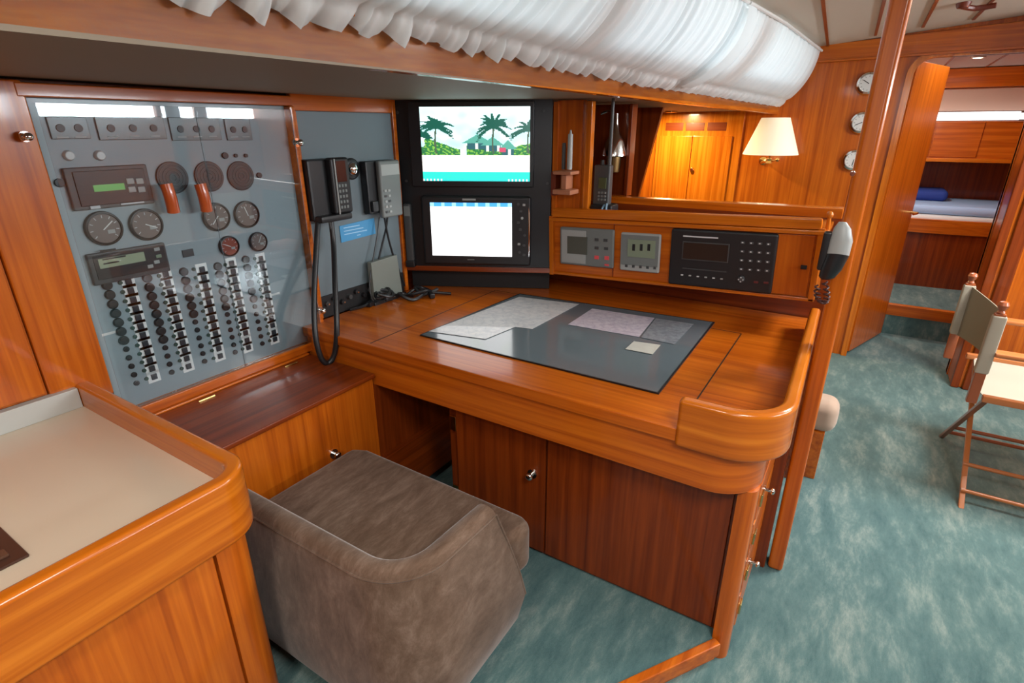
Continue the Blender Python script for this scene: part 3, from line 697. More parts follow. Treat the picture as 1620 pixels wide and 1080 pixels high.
o, _ = epb((288, 394, 306, 406), .004, DGREY, 'rocker_plate', .001)
# breaker columns: (breaker top, bottom), (lamp top, bottom), (label top, bottom), number of round ones
def c2(x, y): return 90 + x / 3.857, 370 + y / 3.857
cols = (((303, 312), (485, 908), (385, 297), (545, 882), (432, 288), (590, 868), 7, 12),
        ((548, 268), (699, 842), (622, 255), (760, 820), (660, 243), (800, 805), 8, 12),
        ((770, 230), (900, 775), (833, 215), (955, 757), (882, 215), (993, 742), 6, 12),
        ((978, 197), (1086, 720), (1025, 187), (1132, 700), (1062, 178), (1165, 690), 6, 12),
        ((1148, 155), (1252, 667), (1205, 150), (1297, 650), (1240, 150), (1327, 640), 6, 12))
pb = pl = pw = None
for cl in cols:
    P = [Vector(q0(*c2(*cl[k]))) for k in range(6)]; nr = cl[7]
    for k in range(nr):
        f = k / (nr - 1)
        # breaker
        p = P[0].lerp(P[1], f); big = k < cl[6]
        key = Matrix.Translation((p.x, p.y, 0)) @ Matrix.Diagonal((1, 1, 1, 1)) @ (Matrix.Identity(4) if big else Matrix.Scale(.62, 4))
        if pb is None:
            pb = MB().cyl((0, 0, 0), (0, 0, .010), .0145, .0125, n=18, bev=.002).build('breaker', BLACK, ep, world=False); pb.matrix_local = key
        else: copy_part(pb, ep, key)
        p = P[2].lerp(P[3], f); key = Matrix.Translation((p.x, p.y, 0))
        if pl is None:
            pl = MB().cyl((0, 0, 0), (0, 0, .004), .0062, n=12, bev=.001).build('indicator_lamp', mat('dark_green_lamp', (.03, .07, .055), .3), ep, world=False); pl.matrix_local = key
        else: copy_part(pl, ep, key)
        p = P[4].lerp(P[5], f); key = Matrix.Translation((p.x, p.y, 0))
        if pw is None:
            pw = MB().box(-.0185, .0185, -.0190, .0190, 0, .002, .0005).build('switch_label', mat('bright_white_label', (.95, .95, .93), .5), ep, world=False); pw.matrix_local = key
            pt = MB().box(-.0085, .0085, -.0095, .0095, .002, .0075, .002).build('rocker_switch', mat('dark_rocker', (.030, .036, .045), .35), pw, world=False); pt.matrix_local = Matrix.Identity(4)
        else:
            n_ = copy_part(pw, ep, key); copy_part(pt, n_, Matrix.Identity(4))
for p0, p1 in (((161, 530), (183, 524)), ((427, 467), (442, 462))):
    a = q0(*p0); b_ = q0(*p1); MB().box(a[0], b_[0], a[1] - .004, a[1] + .003, 0, .0015).build('lettering', WHITE, ep, world=False)
# frame round the covers
m = MB().box(-0.022, 0.757, 1.572, 1.605, -.012, .022, .004).box(0.735, 0.757, 0.66, 1.572, -.012, .030, .005).box(-.004, 0.757, 0.668, 0.702, -.012, 0.030, .004)
m.build('frame', WX, ep, world=False)
MB().box(-0.15, -0.004, 0.77, 1.61, -.012, .020, .006).build('side_stile', WY, ep, world=False)
for nm, u0, u1, kx in (('clear_cover', 0.004, 0.395, None), ('clear_cover', 0.399, 0.733, None)):
    c = MB().box(u0, u1, 0.712, 1.560, 0.034, 0.039, .001).build(nm, GLASS, ep, world=False)
    if u0 < .1: hp = ((269, 314), (42, 216))
    else: hp = ((322, 313),)
    for k, p in enumerate(hp):
        u, v = EP.uv(*p, .05)
        if k == 0:
            MB().tube([(u - .002, v + .042, .050), (u, v, .054), (u + .002, v - .040, .050)], .017, 12, 4).build('pull', ORANGE, c, world=False)
        else: knob(c, EP.pt(u, v, .038), EP.n, .010)
for p in ((445, 226), (486, 497)):
    u, v = EP.uv(*p, .03); knob(ep, EP.pt(0.745, v, .028), EP.n, .012)
for p in ((46, 216),): pass

# ---- cabinet doors left of the panel
wc = thing('wall_cabinet', 'tall teak wall cabinet at the far left, its brass-hinged door above the cream counter', 'cabinet', (0.1, 1.8, 0.83))
MB().box(-1.39, 0.448, 1.778, 1.86, 0.828, 1.62).build('frame', WZ, wc)
m = MB()
d = MB().box(0.30, 0.443, 1.766, 1.780, 0.835, 1.60, 0.003).build('door', WZ, wc)
hz = EP.uv(40, 548)[1]
for z in (hz, 1.35): MB().box(0.294, 0.306, 1.760, 1.768, z - .035, z + .035, .002).build('hinge', BRASS, d)
MB().box(-1.38, 0.294, 1.766, 1.780, 0.835, 1.60, 0.003).build('door', WZ, wc)

# ---- locker under the panel
lk = thing('side_locker', 'low teak locker with a flat lid below the switch panel, chrome knob on its front', 'locker', (0.95, 1.6, 0.0))
MB().box(0.545, 1.272, 1.418, 1.79, 0.0, 0.642).build('body', WZ, lk)
MB().box(0.545, 1.272, 1.400, 1.79, 0.642, 0.660, 0.005).build('lid', DX, lk)
MB().box(0.56, 1.262, 1.75, 1.788, 0.66, 0.668, .003).build('lid_ledge', WX, lk)
for x in (0.80, 1.13):
    MB().box(x, x + .055, 1.722, 1.732, .660, .6635, .001).cyl((x, 1.727, .663), (x + .055, 1.727, .663), .0025, n=8).build('hinge', BRASS, lk)
knob(lk, (1.058, 1.418, 0.428), (0, -1, 0), 0.014)

# ---- galley counter
gc = thing('galley_counter', 'galley counter with a cream laminate top inside a raised, rounded teak fiddle', 'counter', (0.0, 1.3, 0.0))
YF, XE = 0.985, 0.545
MB().prism([(-1.39, YF + .035), (XE - .035, YF + .035), (XE - .035, 1.777), (-1.39, 1.777)], 0.745, 0.770).build('worktop', CREAM, gc)
def rail(y, x, w, r=0.085):
    out = [(-1.39, y)] + arc(x - r, y + r, r, 270, 360, 12) + [(x, 1.777)]
    inn = [(x - w, 1.777)] + list(reversed(arc(x - r, y + r, r - w, 270, 360, 12))) + [(-1.39, y + w)]
    return out + inn
# fiddle with an oval hand hole: the front run is split round the hole
hx0, hx1, hz0, hz1 = 0.02, 0.125, 0.772, 0.803
fd = MB().prism(rail(YF, XE, .036), 0.680, 0.835, 0.011, 3, ang=60).build('fiddle', LLAM, gc)
cx_, cz_ = (hx0 + hx1) / 2, (hz0 + hz1) / 2; hw_, hh_ = (hx1 - hx0) / 2, (hz1 - hz0) / 2
ov = [(cx_ + (hw_ - hh_) * (1 if math.cos(a_) > 0 else -1) + hh_ * math.cos(a_), cz_ + hh_ * math.sin(a_)) for a_ in [2 * PI * (k + .5) / 24 for k in range(24)]]
ct2 = MB().prism(ov, YF - .05, YF + .07, M=Matrix(((1, 0, 0, 0), (0, 0, 1, 0), (0, 1, 0, 0), (0, 0, 0, 1)))).build('cutter', LLAM, gc)
for md in list(fd.modifiers): fd.modifiers.remove(md)
for md in list(ct2.modifiers): ct2.modifiers.remove(md)
bo = fd.modifiers.new('hole', 'BOOLEAN'); bo.operation = 'DIFFERENCE'; bo.object = ct2; bo.solver = 'EXACT'
bpy.context.view_layer.update(); dg = bpy.context.evaluated_depsgraph_get()
nm_ = bpy.data.meshes.new_from_object(fd.evaluated_get(dg)); fd.modifiers.clear(); fd.data = nm_
bpy.data.objects.remove(ct2)
wn = fd.modifiers.new('normals', 'WEIGHTED_NORMAL'); wn.keep_sharp = True
MB().box(-1.39, XE - .037, 1.752, 1.777, 0.770, 0.828, .002).build('backsplash', SPLASH, gc)
MB().prism([(-1.39, YF + .04), (XE - .07, YF + .04), (XE - .04, YF + .07), (XE - .04, 1.777), (-1.39, 1.777)], 0.0, 0.745).build('cabinet_body', WZ, gc)
MB().prism([(XE - .115, YF + .024)] + arc(XE - .085 , YF + .085, .061, 270, 360, 8) + [(XE - .024, YF + .12), (XE - .05, YF + .12), (XE - .115, YF + .06)], 0.0, .682, ang=70).build('corner_post', WZ, gc)
for x0, x1 in ((-0.25, 0.425), (-0.95, -0.256)): MB().box(x0, x1, YF + .026, YF + .042, 0.03, 0.665, .003).build('door', WZ, gc)
# stove lid let into the worktop
sv = thing('stove_cover', 'dark brown framed cover let into the cream counter at the left edge', 'cover', (0.0, 1.25, 0.77))
MB().box(-0.40, 0.193, 1.168, 1.60, 0.770, 0.777, .003).build('surround', BROWN, sv)
m = MB()
for k in range(9): m.box(-0.38, 0.172, 1.19 + k * .045, 1.215 + k * .045, 0.777, 0.783, .002)
m.build('grating', mat('brown_grating', (.12, .055, .032), .4), sv)
m = MB().tube([(0.135, 1.185, .79), (.10, 1.182, .80), (0.02, 1.182, .80), (-.01, 1.185, .79)], .005); m.build('handle', BRASS, sv)

# ---- second panel on the hull side, with the telephones
pp = thing('telephone_panel', 'slate-grey panel beside the monitor board, carrying the handsets and a blue card', 'panel', EP.M)
MB().box(0.779, 1.262, 0.862, 1.558, -0.012, 0.0, .002).build('panel_board', GREYP2, pp, world=False)
MB().box(0.779, 1.262, 0.772, 0.862, -0.012, 0.004, .002).build('socket_strip', BLACKM, pp, world=False)
MB().box(0.757, 1.262, 1.558, 1.615, -0.012, 0.012, .004).box(1.262, 1.283, 0.772, 1.615, -0.012, 0.012, .003).box(0.7575, 0.779, 0.772, 1.558, -.012, .006, .003).build('frame', WX, pp, world=False)
u, v = EP.uv(555, 267)
m = MB().lathe([(.0, .0), (.040, 0), (.042, .006), (.034, .012), (.0, .012)], 28, Matrix.Translation((u, v, 0))); o = m.build('vent_ring', BLACK, pp, world=False)
MB().sph((u, v, .012), .027, 1, 1, .7, 20).build('chrome_dome', CHROME, o, world=False)
r2 = random.Random(5)
for k in range(11):
    u = 0.80 + k * .040; v = 0.830 + .014 * math.sin(k * 2.1)
    o = MB().cyl((u, v, 0), (u, v, .010 + .01 * r2.random()), .012, .010, n=14, bev=.001).build('socket', BLACK if k % 3 else DGREY, pp, world=False)
    if k % 2 == 0: MB().cyl((u, v, .012), (u, v, .024), .004, n=8).build('pin', CHROME, o, world=False)
# blue card
u0, u1, v0, v1 = rect(EP, 537, 349, 593, 378)
t = thing('notice_card', 'bright blue printed card stuck on the slate panel between the two handsets', 'card', EP.at((u0 + u1) / 2, (v0 + v1) / 2, .001))
W, H = (u1 - u0) / 2, (v1 - v0) / 2
MB().prism([(-W, -H), (W, -H * .8), (W, H), (-W, H * .78)], 0, .002).build('card', BLUE, t, world=False)
m = MB()
for r in range(4): m.box(-W * .8 + (W * .7 if r == 3 else 0), W * (.1 + .2 * (r % 3)), H * (.5 - .35 * r) - .002, H * (.5 - .35 * r) + .002, .002, .0026)
m.build('lettering', mat('card_print', (.35, .62, .85), .5), t, world=False)
# telephone handset one: black cradle with brown-screened cordless handset
u0, v0 = EP.uv(484, 350); u1, v1 = EP.uv(512, 250)
A = EP.at((u0 + u1) / 2, (v0 + v1) / 2, 0)
t = thing('radio_telephone', 'black handset with a dark screen and grey keypad in its cradle, beside the clear-covered panel', 'telephone', A)
hw, hh = (u1 - u0) / 2, (v1 - v0) / 2
MB().box(-hw, hw, -hh, hh, 0, .050, .010).build('cradle', BLACK, t, world=False)
MB().box(-hw + .006, hw + .04, -hh - .004, -hh + .022, .03, .085, .008).build('cradle_foot', BLACK, t, world=False)
h = MB().box(hw * .35, hw + .052, -hh + .02, hh + .004, .045, .080, .010, 3).build('handset', BLACK, t, world=False)
cx = hw * .675 + .026
MB().box(cx - .022, cx + .026, hh - .085, hh - .008, .079, .0815, .002).build('screen', mat('brown_lcd2', (.05, .014, .010), .2), h, world=False)
for r in range(5):
    for k in range(3): MB().box(cx - .020 + k * .015, cx - .010 + k * .015, -hh + .040 + r * .020, -hh + .051 + r * .020, .079, .083, .0015).build('key', MGREY, h, world=False)
MB().cyl((cx - .028, -hh + .02, .082), (cx - .028, hh, .082), .003, n=8).build('edge_trim', LGREY, h, world=False)
def P3(px, py, n): u, v = EP.uv(px, py, n); return EP.pt(u, v, n)
m = MB().tube([P3(503, 350, .05), P3(500, 400, .08), P3(497, 470, .12), P3(499, 530, .155), P3(508, 566, .17), P3(519, 574, .175), P3(529, 560, .185), P3(533, 520, .20), P3(530, 450, .15), P3(528, 390, .08), P3(524, 350, .06)], .0105, 10, 6)
m.build('cord', BLACK, t)
MB().tube([P3(520, 345, .07), P3(522, 355, .07), P3(526, 372, .06), P3(529, 392, .055)], .004).build('cord', DGREY, t)
# second handset: light grey
u0, v0 = EP.uv(600, 345, .04); u1, v1 = EP.uv(626, 252, .04)
A = EP.at((u0 + u1) / 2, (v0 + v1) / 2, 0); hw, hh = (u1 - u0) / 2, (v1 - v0) / 2
t = thing('grey_handset', 'light grey handset in a black cradle at the right of the slate panel', 'telephone', A)
MB().box(-hw - .050, hw - .01, -hh + .02, hh, 0, .040, .008).build('cradle', BLACK, t, world=False)
MB().box(-hw - .042, -hw - .008, -hh + .030, -hh + .075, .038, .055, .006).build('cradle_hook', BLACK, t, world=False)
h = MB().box(-hw, hw - .004, -hh, hh, .040, .066, .009, 3).build('handset', MGREY, t, world=False)
MB().box(-hw + .008, hw - .012, hh - .060, hh - .015, .065, .068, .002).build('earpiece', LGREY, h, world=False)
for r in range(5):
    for k in range(2): MB().box(-hw + .016 + k * .022, -hw + .030 + k * .022, -hh + .020 + r * .022, -hh + .030 + r * .022, .065, .069, .0015).build('key', LGREY if (r + k) % 3 else DGREY, h, world=False)
m = MB().tube([P3(613, 342, .05), P3(611, 360, .04), P3(605, 385, .03), P3(597, 420, .025), P3(592, 452, .02)], .0045)
m.tube([P3(608, 342, .05), P3(614, 375, .04), P3(624, 410, .035), P3(636, 440, .04), P3(640, 452, .04)], .0045)
m.build('cord', BLACK, t)
# grey notepad in its black holder
u0, u1, v0, v1 = rect(EP, 586, 406, 632, 474, .03)
t = thing('wire_pad_holder', 'grey block standing in a black holder on the desk below the grey handset', 'holder', EP.at((u0 + u1) / 2, v0, .03))
W, H = (u1 - u0) / 2, v1 - v0
MB().prism([(-W, 0), (W, .0), (W * .8, H), (-W, H * .97)], -.012, .014, .003).build('block', mat('grey_green_block', (.20, .225, .20), .6), t, world=False)
MB().box(-W * 1.15, W * 1.15, -.02, .014, -.02, .028, .006).build('holder', BLACK, t, world=False)
MB().tube([(-W * 1.1, .004, .02), (-W * 1.2, H * .5, .01), (-W * .3, H * 1.5, 0), (0, H * 1.9, -.004)], .003).build('wire', DGREY, t, world=False)
# slim dark microphone at the left of the monitor board
u0, v0 = MON.uv(650, 418, .02); u1, v1 = MON.uv(650, 322, .02)
t = thing('slim_handset', 'slim dark grey handheld hanging at the lower left edge of the black monitor board', 'handset', MON.at(u0, v0, 0.0))
H = v1 - v0
MB().box(-.018, .018, 0, H, 0, .026, .008).build('body', DGREY, t, world=False)
MB().box(-.014, .014, H - .055, H - .010, .025, .029, .002).build('earpiece', MGREY, t, world=False)
MB().box(-.022, .022, -.012, .02, -.001, .032, .006).build('clip', BLACK, t, world=False)
# coils of dark cable on the desk under the board
def coil(pts, r, lab, name='power_cable'):
    m = MB().tube(pts, r, 8, 5); return setp(m.build(name, BLACK), lab, 'cable', 'black cables on the desk under the screens')
r3 = random.Random(9)
zt = 0.779
coil([(1.735 + .05 * math.cos(k * 1.35) + .012 * k, 1.66 + .045 * math.sin(k * 1.35), zt + .012 * (k % 3) + .004) for k in range(14)], .0075, 'tangled black cable coiled on the desk corner under the two screens')
coil([(1.66 + .045 * math.cos(k * 1.6), 1.70 + .035 * math.sin(k * 1.6) + .004 * k, zt + .010 * (k % 3) + .03) for k in range(10)], .0065, 'small coil of black cable beside the grey block at the foot of the slate panel')
coil([(1.50, 1.765, zt), (1.56, 1.74, zt + .006), (1.62, 1.755, zt + .012), (1.66, 1.73, zt + .004), (1.72, 1.75, zt + .014), (1.78, 1.70, zt), (1.84, 1.66, zt + .01), (1.92, 1.55, zt)], .0065, 'black cable lying along the back of the desk below the slate panel')
for k, (x, y, a) in enumerate(((1.60, 1.745, .3), (1.70, 1.735, -.2), (1.84, 1.60, 1.0))):
    t = thing('power_plug', ('small black plug on the desk near the grey block', 'small black plug on the desk corner beside the cable coil', 'small black plug on the desk under the lower left corner of the monitor board')[k], 'plug', Matrix.Translation((x, y, zt - .008)) @ Matrix.Rotation(a, 4, 'Z'), 'black plugs on the desk')
    MB().box(-.02, .02, -.012, .012, 0, .024, .006).build('body', BLACK, t, world=False)
    for s_ in (-1, 1): MB().cyl((.02, s_ * .005, .014), (.034, s_ * .005, .014), .002, n=8).build('pin', CHROME, t, world=False)

# ---- chart mat and the papers on it
def topuv(px, py, z): F = Frame((0, 0, z), (1, 0, 0), (0, 1, 0)); return F.uv(px, py)
MP = [(1.437, 1.318), (1.437, 0.400), (2.168, 0.412), (2.10, 1.285)]
t = thing('chart_mat', 'large slate-blue plastic chart mat lying on the desk under the papers', 'mat', (1.78, 0.86, .770))
MB().prism(MP, 0.7706, 0.7745, .0012).build('mat', MAT, t)
m = MB()
for a, b_ in zip(MP, MP[1:] + MP[:1]):
    a = Vector(a); b_ = Vector(b_); c_ = Vector((1.78, .86)); a2 = a.lerp(c_, .012); b2 = b_.lerp(c_, .012)
    m.hexa([(a.x, a.y, .7712), (b_.x, b_.y, .7712), (b2.x, b2.y, .7712), (a2.x, a2.y, .7712), (a.x, a.y, .7758), (b_.x, b_.y, .7758), (b2.x, b2.y, .7758), (a2.x, a2.y, .7758)])
m.build('border', BLACK, t)
def c3(x, y): return topuv(640 + x / 3.115, 440 + y / 3.115, .776)
def sheet(pts, mt, lab, name, z=.7762):
    m = MB().prism([c3(*p) for p in pts], z, z + .0006); return setp(m.build(name, mt), lab, 'chart' if name != 'note_paper' else 'note', 'paper charts on the mat' if name != 'note_paper' else None)
PAP1 = paper_mat('pale_chart', (.74, .74, .74), (.55, .57, .60), 22); PAP2 = paper_mat('pink_chart', (.62, .58, .64), (.42, .38, .48), 26); PAP3 = paper_mat('plain_note', (.62, .62, .55), (.55, .55, .50), 10); PAP4 = paper_mat('grey_chart', (.26, .30, .33), (.15, .17, .20), 30)
sheet([(565, 92), (860, 128), (630, 250), (545, 240), (398, 300), (118, 262)], PAP1, 'largest pale chart, lying over the left end of the mat', 'paper_chart')
sheet([(925, 150), (1232, 196), (1155, 290), (805, 228)], PAP2, 'pinkish grey chart lying at the back middle of the mat', 'paper_chart')
sheet([(1238, 198), (1425, 226), (1330, 326), (1165, 292)], PAP4, 'dim grey chart at the right of the pinkish one on the mat', 'paper_chart')
sheet([(1130, 312), (1262, 330), (1222, 376), (1088, 350)], PAP3, 'small cream note lying alone near the right end of the mat', 'note_paper', .7770)

# ---- hand-held radio, its charger and the torch holder
S0 = 0.866 + 0.285 - .024      # shelf top height at the left end
t = thing('handheld_radio', 'black handheld VHF radio with a tall aerial, upright in its charger on the teak shelf', 'radio', (2.26, 0.955, S0 + .012))
b0 = S0 + .010
MB().box(2.215, 2.30, 0.90, 1.00, b0, b0 + .055, .010).build('charger', BLACK, t)
MB().box(2.235, 2.275, 0.925, 1.000, b0 + .05, b0 + .215, .008, 3).build('body', DGREY, t)
MB().box(2.230, 2.236, 0.938, 0.972, b0 + .12, b0 + .165, .001).build('screen', mat('olive_lcd', (.07, .09, .04), .3), t)
for r in range(3):
    for k in range(3): MB().box(2.230, 2.2365, .937 + k * .0135, .946 + k * .0135, b0 + .070 + r * .014, b0 + .079 + r * .014, .001).build('key', MGREY, t)
MB().cyl((2.255, 0.938, b0 + .21), (2.255, 0.938, b0 + .50), .0085, .0065, n=12, bev=.001).build('aerial', DGREY, t)
MB().cyl((2.255, 0.970, b0 + .21), (2.255, 0.970, b0 + .235), .010, .009, n=14, bev=.001).build('volume_knob', BLACK, t)
m = MB().tube([(2.22, .925, b0 + .06), (2.20, .918, b0 + .03), (2.195, .905, b0 + .012), (2.20, .918, b0 + .004)], .0045)
m.tube([(2.22, .935, b0 + .055), (2.20, .938, b0 + .035), (2.195, .93, b0 + .012)], .0045)
m.build('cord', mat('blue_grey_cord', (.16, .28, .38), .5), t)
t = thing('torch_holder', 'small red-brown wooden holder with a clear tube torch, fixed to the upright teak panel', 'holder', (2.19, 1.10, 1.24))
MB().box(2.150, 2.195, 1.135, 1.160, 1.225, 1.325, .004).build('back_board', mat('mahogany', (.16, .028, .012), .35), t)
MB().box(2.110, 2.195, 1.045, 1.130, 1.235, 1.255, .005).build('shelf', mat('rose_wood', (.42, .17, .09), .4), t)
MB().box(2.110, 2.195, 1.045, 1.130, 1.315, 1.330, .005).build('shelf', mat('rose_wood', (.42, .17, .09), .4), t)
MB().box(2.13, 2.195, 1.075, 1.10, 1.255, 1.32, .004).build('upright', MATS['rose_wood'], t)
MB().cyl((2.15, 1.072, 1.335), (2.15, 1.072, 1.475), .011, .010, n=16, bev=.002).cyl((2.15, 1.072, 1.475), (2.15, 1.072, 1.49), .006, .003, n=10).build('tube', LGREY, t)
MB().cyl((2.15, 1.100, 1.335), (2.15, 1.100, 1.44), .008, n=12, bev=.002).build('tube', DGREY, t)
# gimballed chrome lamp on a small board behind the radio
t = thing('gimbal_lamp', 'chrome bell-shaped lamp hanging in the opening behind the aerial of the handheld radio', 'lamp', (2.56, 1.06, 1.35))
MB().lathe([(.010, 1.56), (.012, 1.52), (.018, 1.50), (.026, 1.47), (.045, 1.44), (.056, 1.395), (.058, 1.375), (.052, 1.372), (.040, 1.42), (.0, 1.45)], 24, Matrix.Translation((2.56, 1.045, 0))).build('bell', CHROME, t)
MB().tube([(2.56, 1.045, 1.55), (2.56, 1.08, 1.57), (2.57, 1.125, 1.56)], .006).build('arm', CHROME, t)
MB().cyl((2.56, 1.045, 1.30), (2.56, 1.045, 1.372), .030, .036, n=18, bev=.004).build('fuel_pot', mat('aged_brass', (.20, .14, .06), .35, 1.0), t)
m = MB().box(2.62, 2.64, 0.985, 1.60, 1.19, 1.60, .002).box(2.58, 2.645, 0.975, 0.992, 1.19, 1.60, .003)
setp(m.build('bracket_board', DZ), 'dark teak corner board behind the chrome lamp, edging the opening', 'board')
# handset at the right end of the shelf, hung on the pillar
HF = Frame((1.785, 0.045, 1.0), (0, -1, 0), (0, 0, 1))
t = thing('fist_microphone', 'grey and black telephone handset with coiled cord hanging at the right end of the console', 'handset', HF.M)
pts = [HF.uv(*p) for p in ((1334, 350), (1326, 385), (1316, 415), (1306, 440))]
secs = []
prof = ((0, .010, .008), (.10, .021, .018), (.3, .028, .024), (.55, .028, .022), (.8, .026, .022), (.95, .020, .018), (1, .010, .010))
a, b_ = Vector(pts[0]), Vector(pts[-1])
for f, rw, rd in prof:
    c_ = a.lerp(b_, f) + Vector((.012, 0)) * math.sin(f * PI)
    secs.append([(c_.x + rw * math.cos(2 * PI * k / 16), c_.y + rw * .25 * math.sin(2 * PI * k / 16), .02 + rd * math.sin(2 * PI * k / 16)) for k in range(16)])
MB().loft(secs[:4]).build('handset_back', LGREY, t, world=False)
MB().loft(secs[3:]).build('handset_grip', BLACK, t, world=False)
c_ = a.lerp(b_, .45); MB().box(c_.x - .034, c_.x - .012, c_.y - .065, c_.y + .045, -.002, .026, .006).build('cradle', BLACK, t, world=False)
cp = []
b2 = b_ + Vector((0, -.005))
for k in range(60):
    f = k / 59; cp.append((b2.x + .014 * math.sin(f * 5) + .007 * math.cos(k * 1.25), b2.y - .055 * math.sin(f * PI) - .015 * f, .02 + .007 * math.sin(k * 1.25)))
MB().tube(cp, .0028, 6, 2).build('cord', mat('brown_cord', (.06, .02, .018), .5), t, world=False)

# ---- pillar beside the table
t = thing('support_pillar', 'tall varnished teak pillar at the aisle corner of the chart table', 'pillar', (1.84, 0.02, 0.0))
MB().box(1.81, 1.88, -0.005, 0.044, 0.0, 1.985, 0.012, 3).build('shaft', WZ, t)
u, v = BK.uv(0, 0)
PF = Frame((1.81, 0.02, 0), (0, -1, 0), (0, 0, 1)); u, v = PF.uv(1349, 274)
MB().cyl((1.80, .02 - u, v), (1.812, .02 - u, v), .007, n=14, bev=.001).build('button', CHROME, t)

# ---- bulkhead clocks, sconce lamp, louvred cabinet doors
for k, (px, lab) in enumerate((((1374, 132), 'topmost of three small round chrome-rimmed dials on the bulkhead, half behind the pillar'), ((1363, 194), 'middle of three small round dials on the bulkhead'), ((1351, 253), 'lowest of three small round dials on the bulkhead, nearest the lamp'))):
    u, v = BK.uv(*px); t = thing('wall_instrument', lab, 'gauge', BK.at(u, v, 0), 'round instruments on the bulkhead')
    MB().lathe([(.066, 0), (.068, .012), (.060, .030), (.050, .034), (.048, .028), (0, .028)], 32).build('case', CHROME, t, world=False)
    MB().cyl((0, 0, .028), (0, 0, .0295), .047, n=32).build('dial', WHITE, t, world=False)
    MB().box(-.002, .002, -.005, .034, .030, .031, M=Matrix.Rotation(1.0 + k, 4, 'Z')).build('needle', BLACK, t, world=False)
    m = MB()
    for j in range(12): m.box(-.001, .001, .034, .042, .0294, .0302, M=Matrix.Rotation(j * PI / 6, 4, 'Z'))
    m.build('scale_marks', BLACK, t, world=False)
# sconce
def shade_mat():
    m, nt, b = newmat('lamp_shade_cloth'); b.inputs['Base Color'].default_value = (.85, .78, .62, 1); b.inputs['Roughness'].default_value = .8
    b.inputs['Emission Color'].default_value = (1.0, .80, .50, 1); b.inputs['Emission Strength'].default_value = .40; return m
SHADE = shade_mat()
u, v = BK.uv(1229, 216); L0 = BK.at(u, v, 0.17)
t = thing('wall_lamp', 'brass wall sconce with a cream tapered shade on the teak bulkhead', 'lamp', L0)
MS = Matrix.Rotation(-PI / 2, 4, 'X')
top, bot = .155 / 1.55 * .92, .135
MB().lathe([(.165, .108), (.168, .106), (.085, -.115), (.083, -.113)], 40, Matrix.Rotation(PI / 2, 4, 'X')).build('lamp_shade', SHADE, t, world=False)
MB().tube([(-.06, -.155, -.165), (-.06, -.165, -.09), (-.03, -.155, -.03), (0, -.15, 0), (0, -.06, 0)], .007).lathe([(0, 0), (.030, 0), (.026, .012), (.010, .018), (0, .018)], 20, Matrix.Translation((-.06, -.155, -.170))).lathe([(0, 0), (.022, .004), (.014, .02), (.02, .03), (0, .04)], 16, Matrix.Translation((0, -.165, 0)) @ Matrix.Rotation(-PI / 2, 4, 'X')).sph((.05, -.14, 0), .013).tube([(0, -.15, 0), (.05, -.14, 0)], .004).build('bracket', BRASS, t, world=False)
MB().sph((0, -.01, 0), .030, 1, 1.2, 1).build('bulb', emis('bulb_glow', (1, .78, .48), 6), t, world=False)
pl_ = bpy.data.lights.new('sconce_bulb', 'POINT'); pl_.energy = 2.4; pl_.color = (1.0, .70, .38); pl_.shadow_soft_size = .04
po = bpy.data.objects.new('sconce_bulb', pl_); COL.objects.link(po); po.location = L0 @ Vector((0, -.09, 0.0))
t = thing('deck_spot', 'small warm downlight under the side deck in front of the amber bulkhead cabinet', 'light', (3.95, 1.22, 1.580))
MB().lathe([(.040, .026), (.040, .012), (.030, .010), (.028, .016), (0, .016)], 20).build('rim', BRASS, t, world=False)
MB().cyl((0, 0, .012), (0, 0, .018), .027).build('lens', emis('spot_lens', (1, .9, .65), 5), t, world=False)
sl = bpy.data.lights.new('deck_spot_bulb', 'AREA'); sl.shape = 'DISK'; sl.size = .07; sl.energy = 11.0; sl.color = (1.0, .80, .42)
so = bpy.data.objects.new('deck_spot_bulb', sl); COL.objects.link(so); so.location = (3.95, 1.22, 1.588)
# louvred cabinet in the bulkhead
t = thing('bulkhead_cabinet', 'amber teak double-door cabinet with vent slots above, seen through the opening', 'cabinet', BK.at(-1.12, 1.0, 0))
def bx(u0, u1, v0, v1, n0, n1, bev, nm, mt, par=None):
    return MB().box(u0, u1, v0, v1, n0, n1, bev, M=Matrix.Translation((1.12, -1.0, 0))).build(nm, mt, par or t, world=False)
bx(-1.40, -0.80, 0.60, 1.60, 0.0, .012, .002, 'frame', LY)
d = bx(-1.375, -1.135, 0.62, 1.44, .010, .022, .003, 'door', LY)
d2 = bx(-1.130, -0.86, 0.62, 1.44, .010, .022, .003, 'door', LY)
for k in range(3): bx(-1.34 + k * .15, -1.21 + k * .15, 1.475, 1.53, .010, .014, .002, 'vent_slot', DX)
u, v = BK.uv(1095, 268, .02); MB().cyl((u + 1.12, v - 1.0, .02), (u + 1.12, v - 1.0, .04), .016, .012, n=14, bev=.002).build('knob', BRASS, d2, world=False)
m = MB().prism([(1.86, 0.5), (1.30, 0.5), (1.25, 0.78), (1.171, 1.102), (1.07, 1.587), (1.06, 1.62), (1.86, 1.62)], 3.29, 3.32, M=MX); struct('wall_partition', m, DZ)
# low upholstered seat in the saloon, just forward of the pillar
t = thing('saloon_seat', 'beige cushioned seat end peeping out beyond the pillar, low over the carpet', 'seat', (2.62, 0.3, 0))
MB().box(2.49, 2.64, -0.085, 0.70, 0.235, 0.385, .05, 4).build('cushion', BEIGE, t)
MB().box(2.50, 2.63, -0.05, 0.69, 0.0, 0.24, .004).build('base', WX, t)

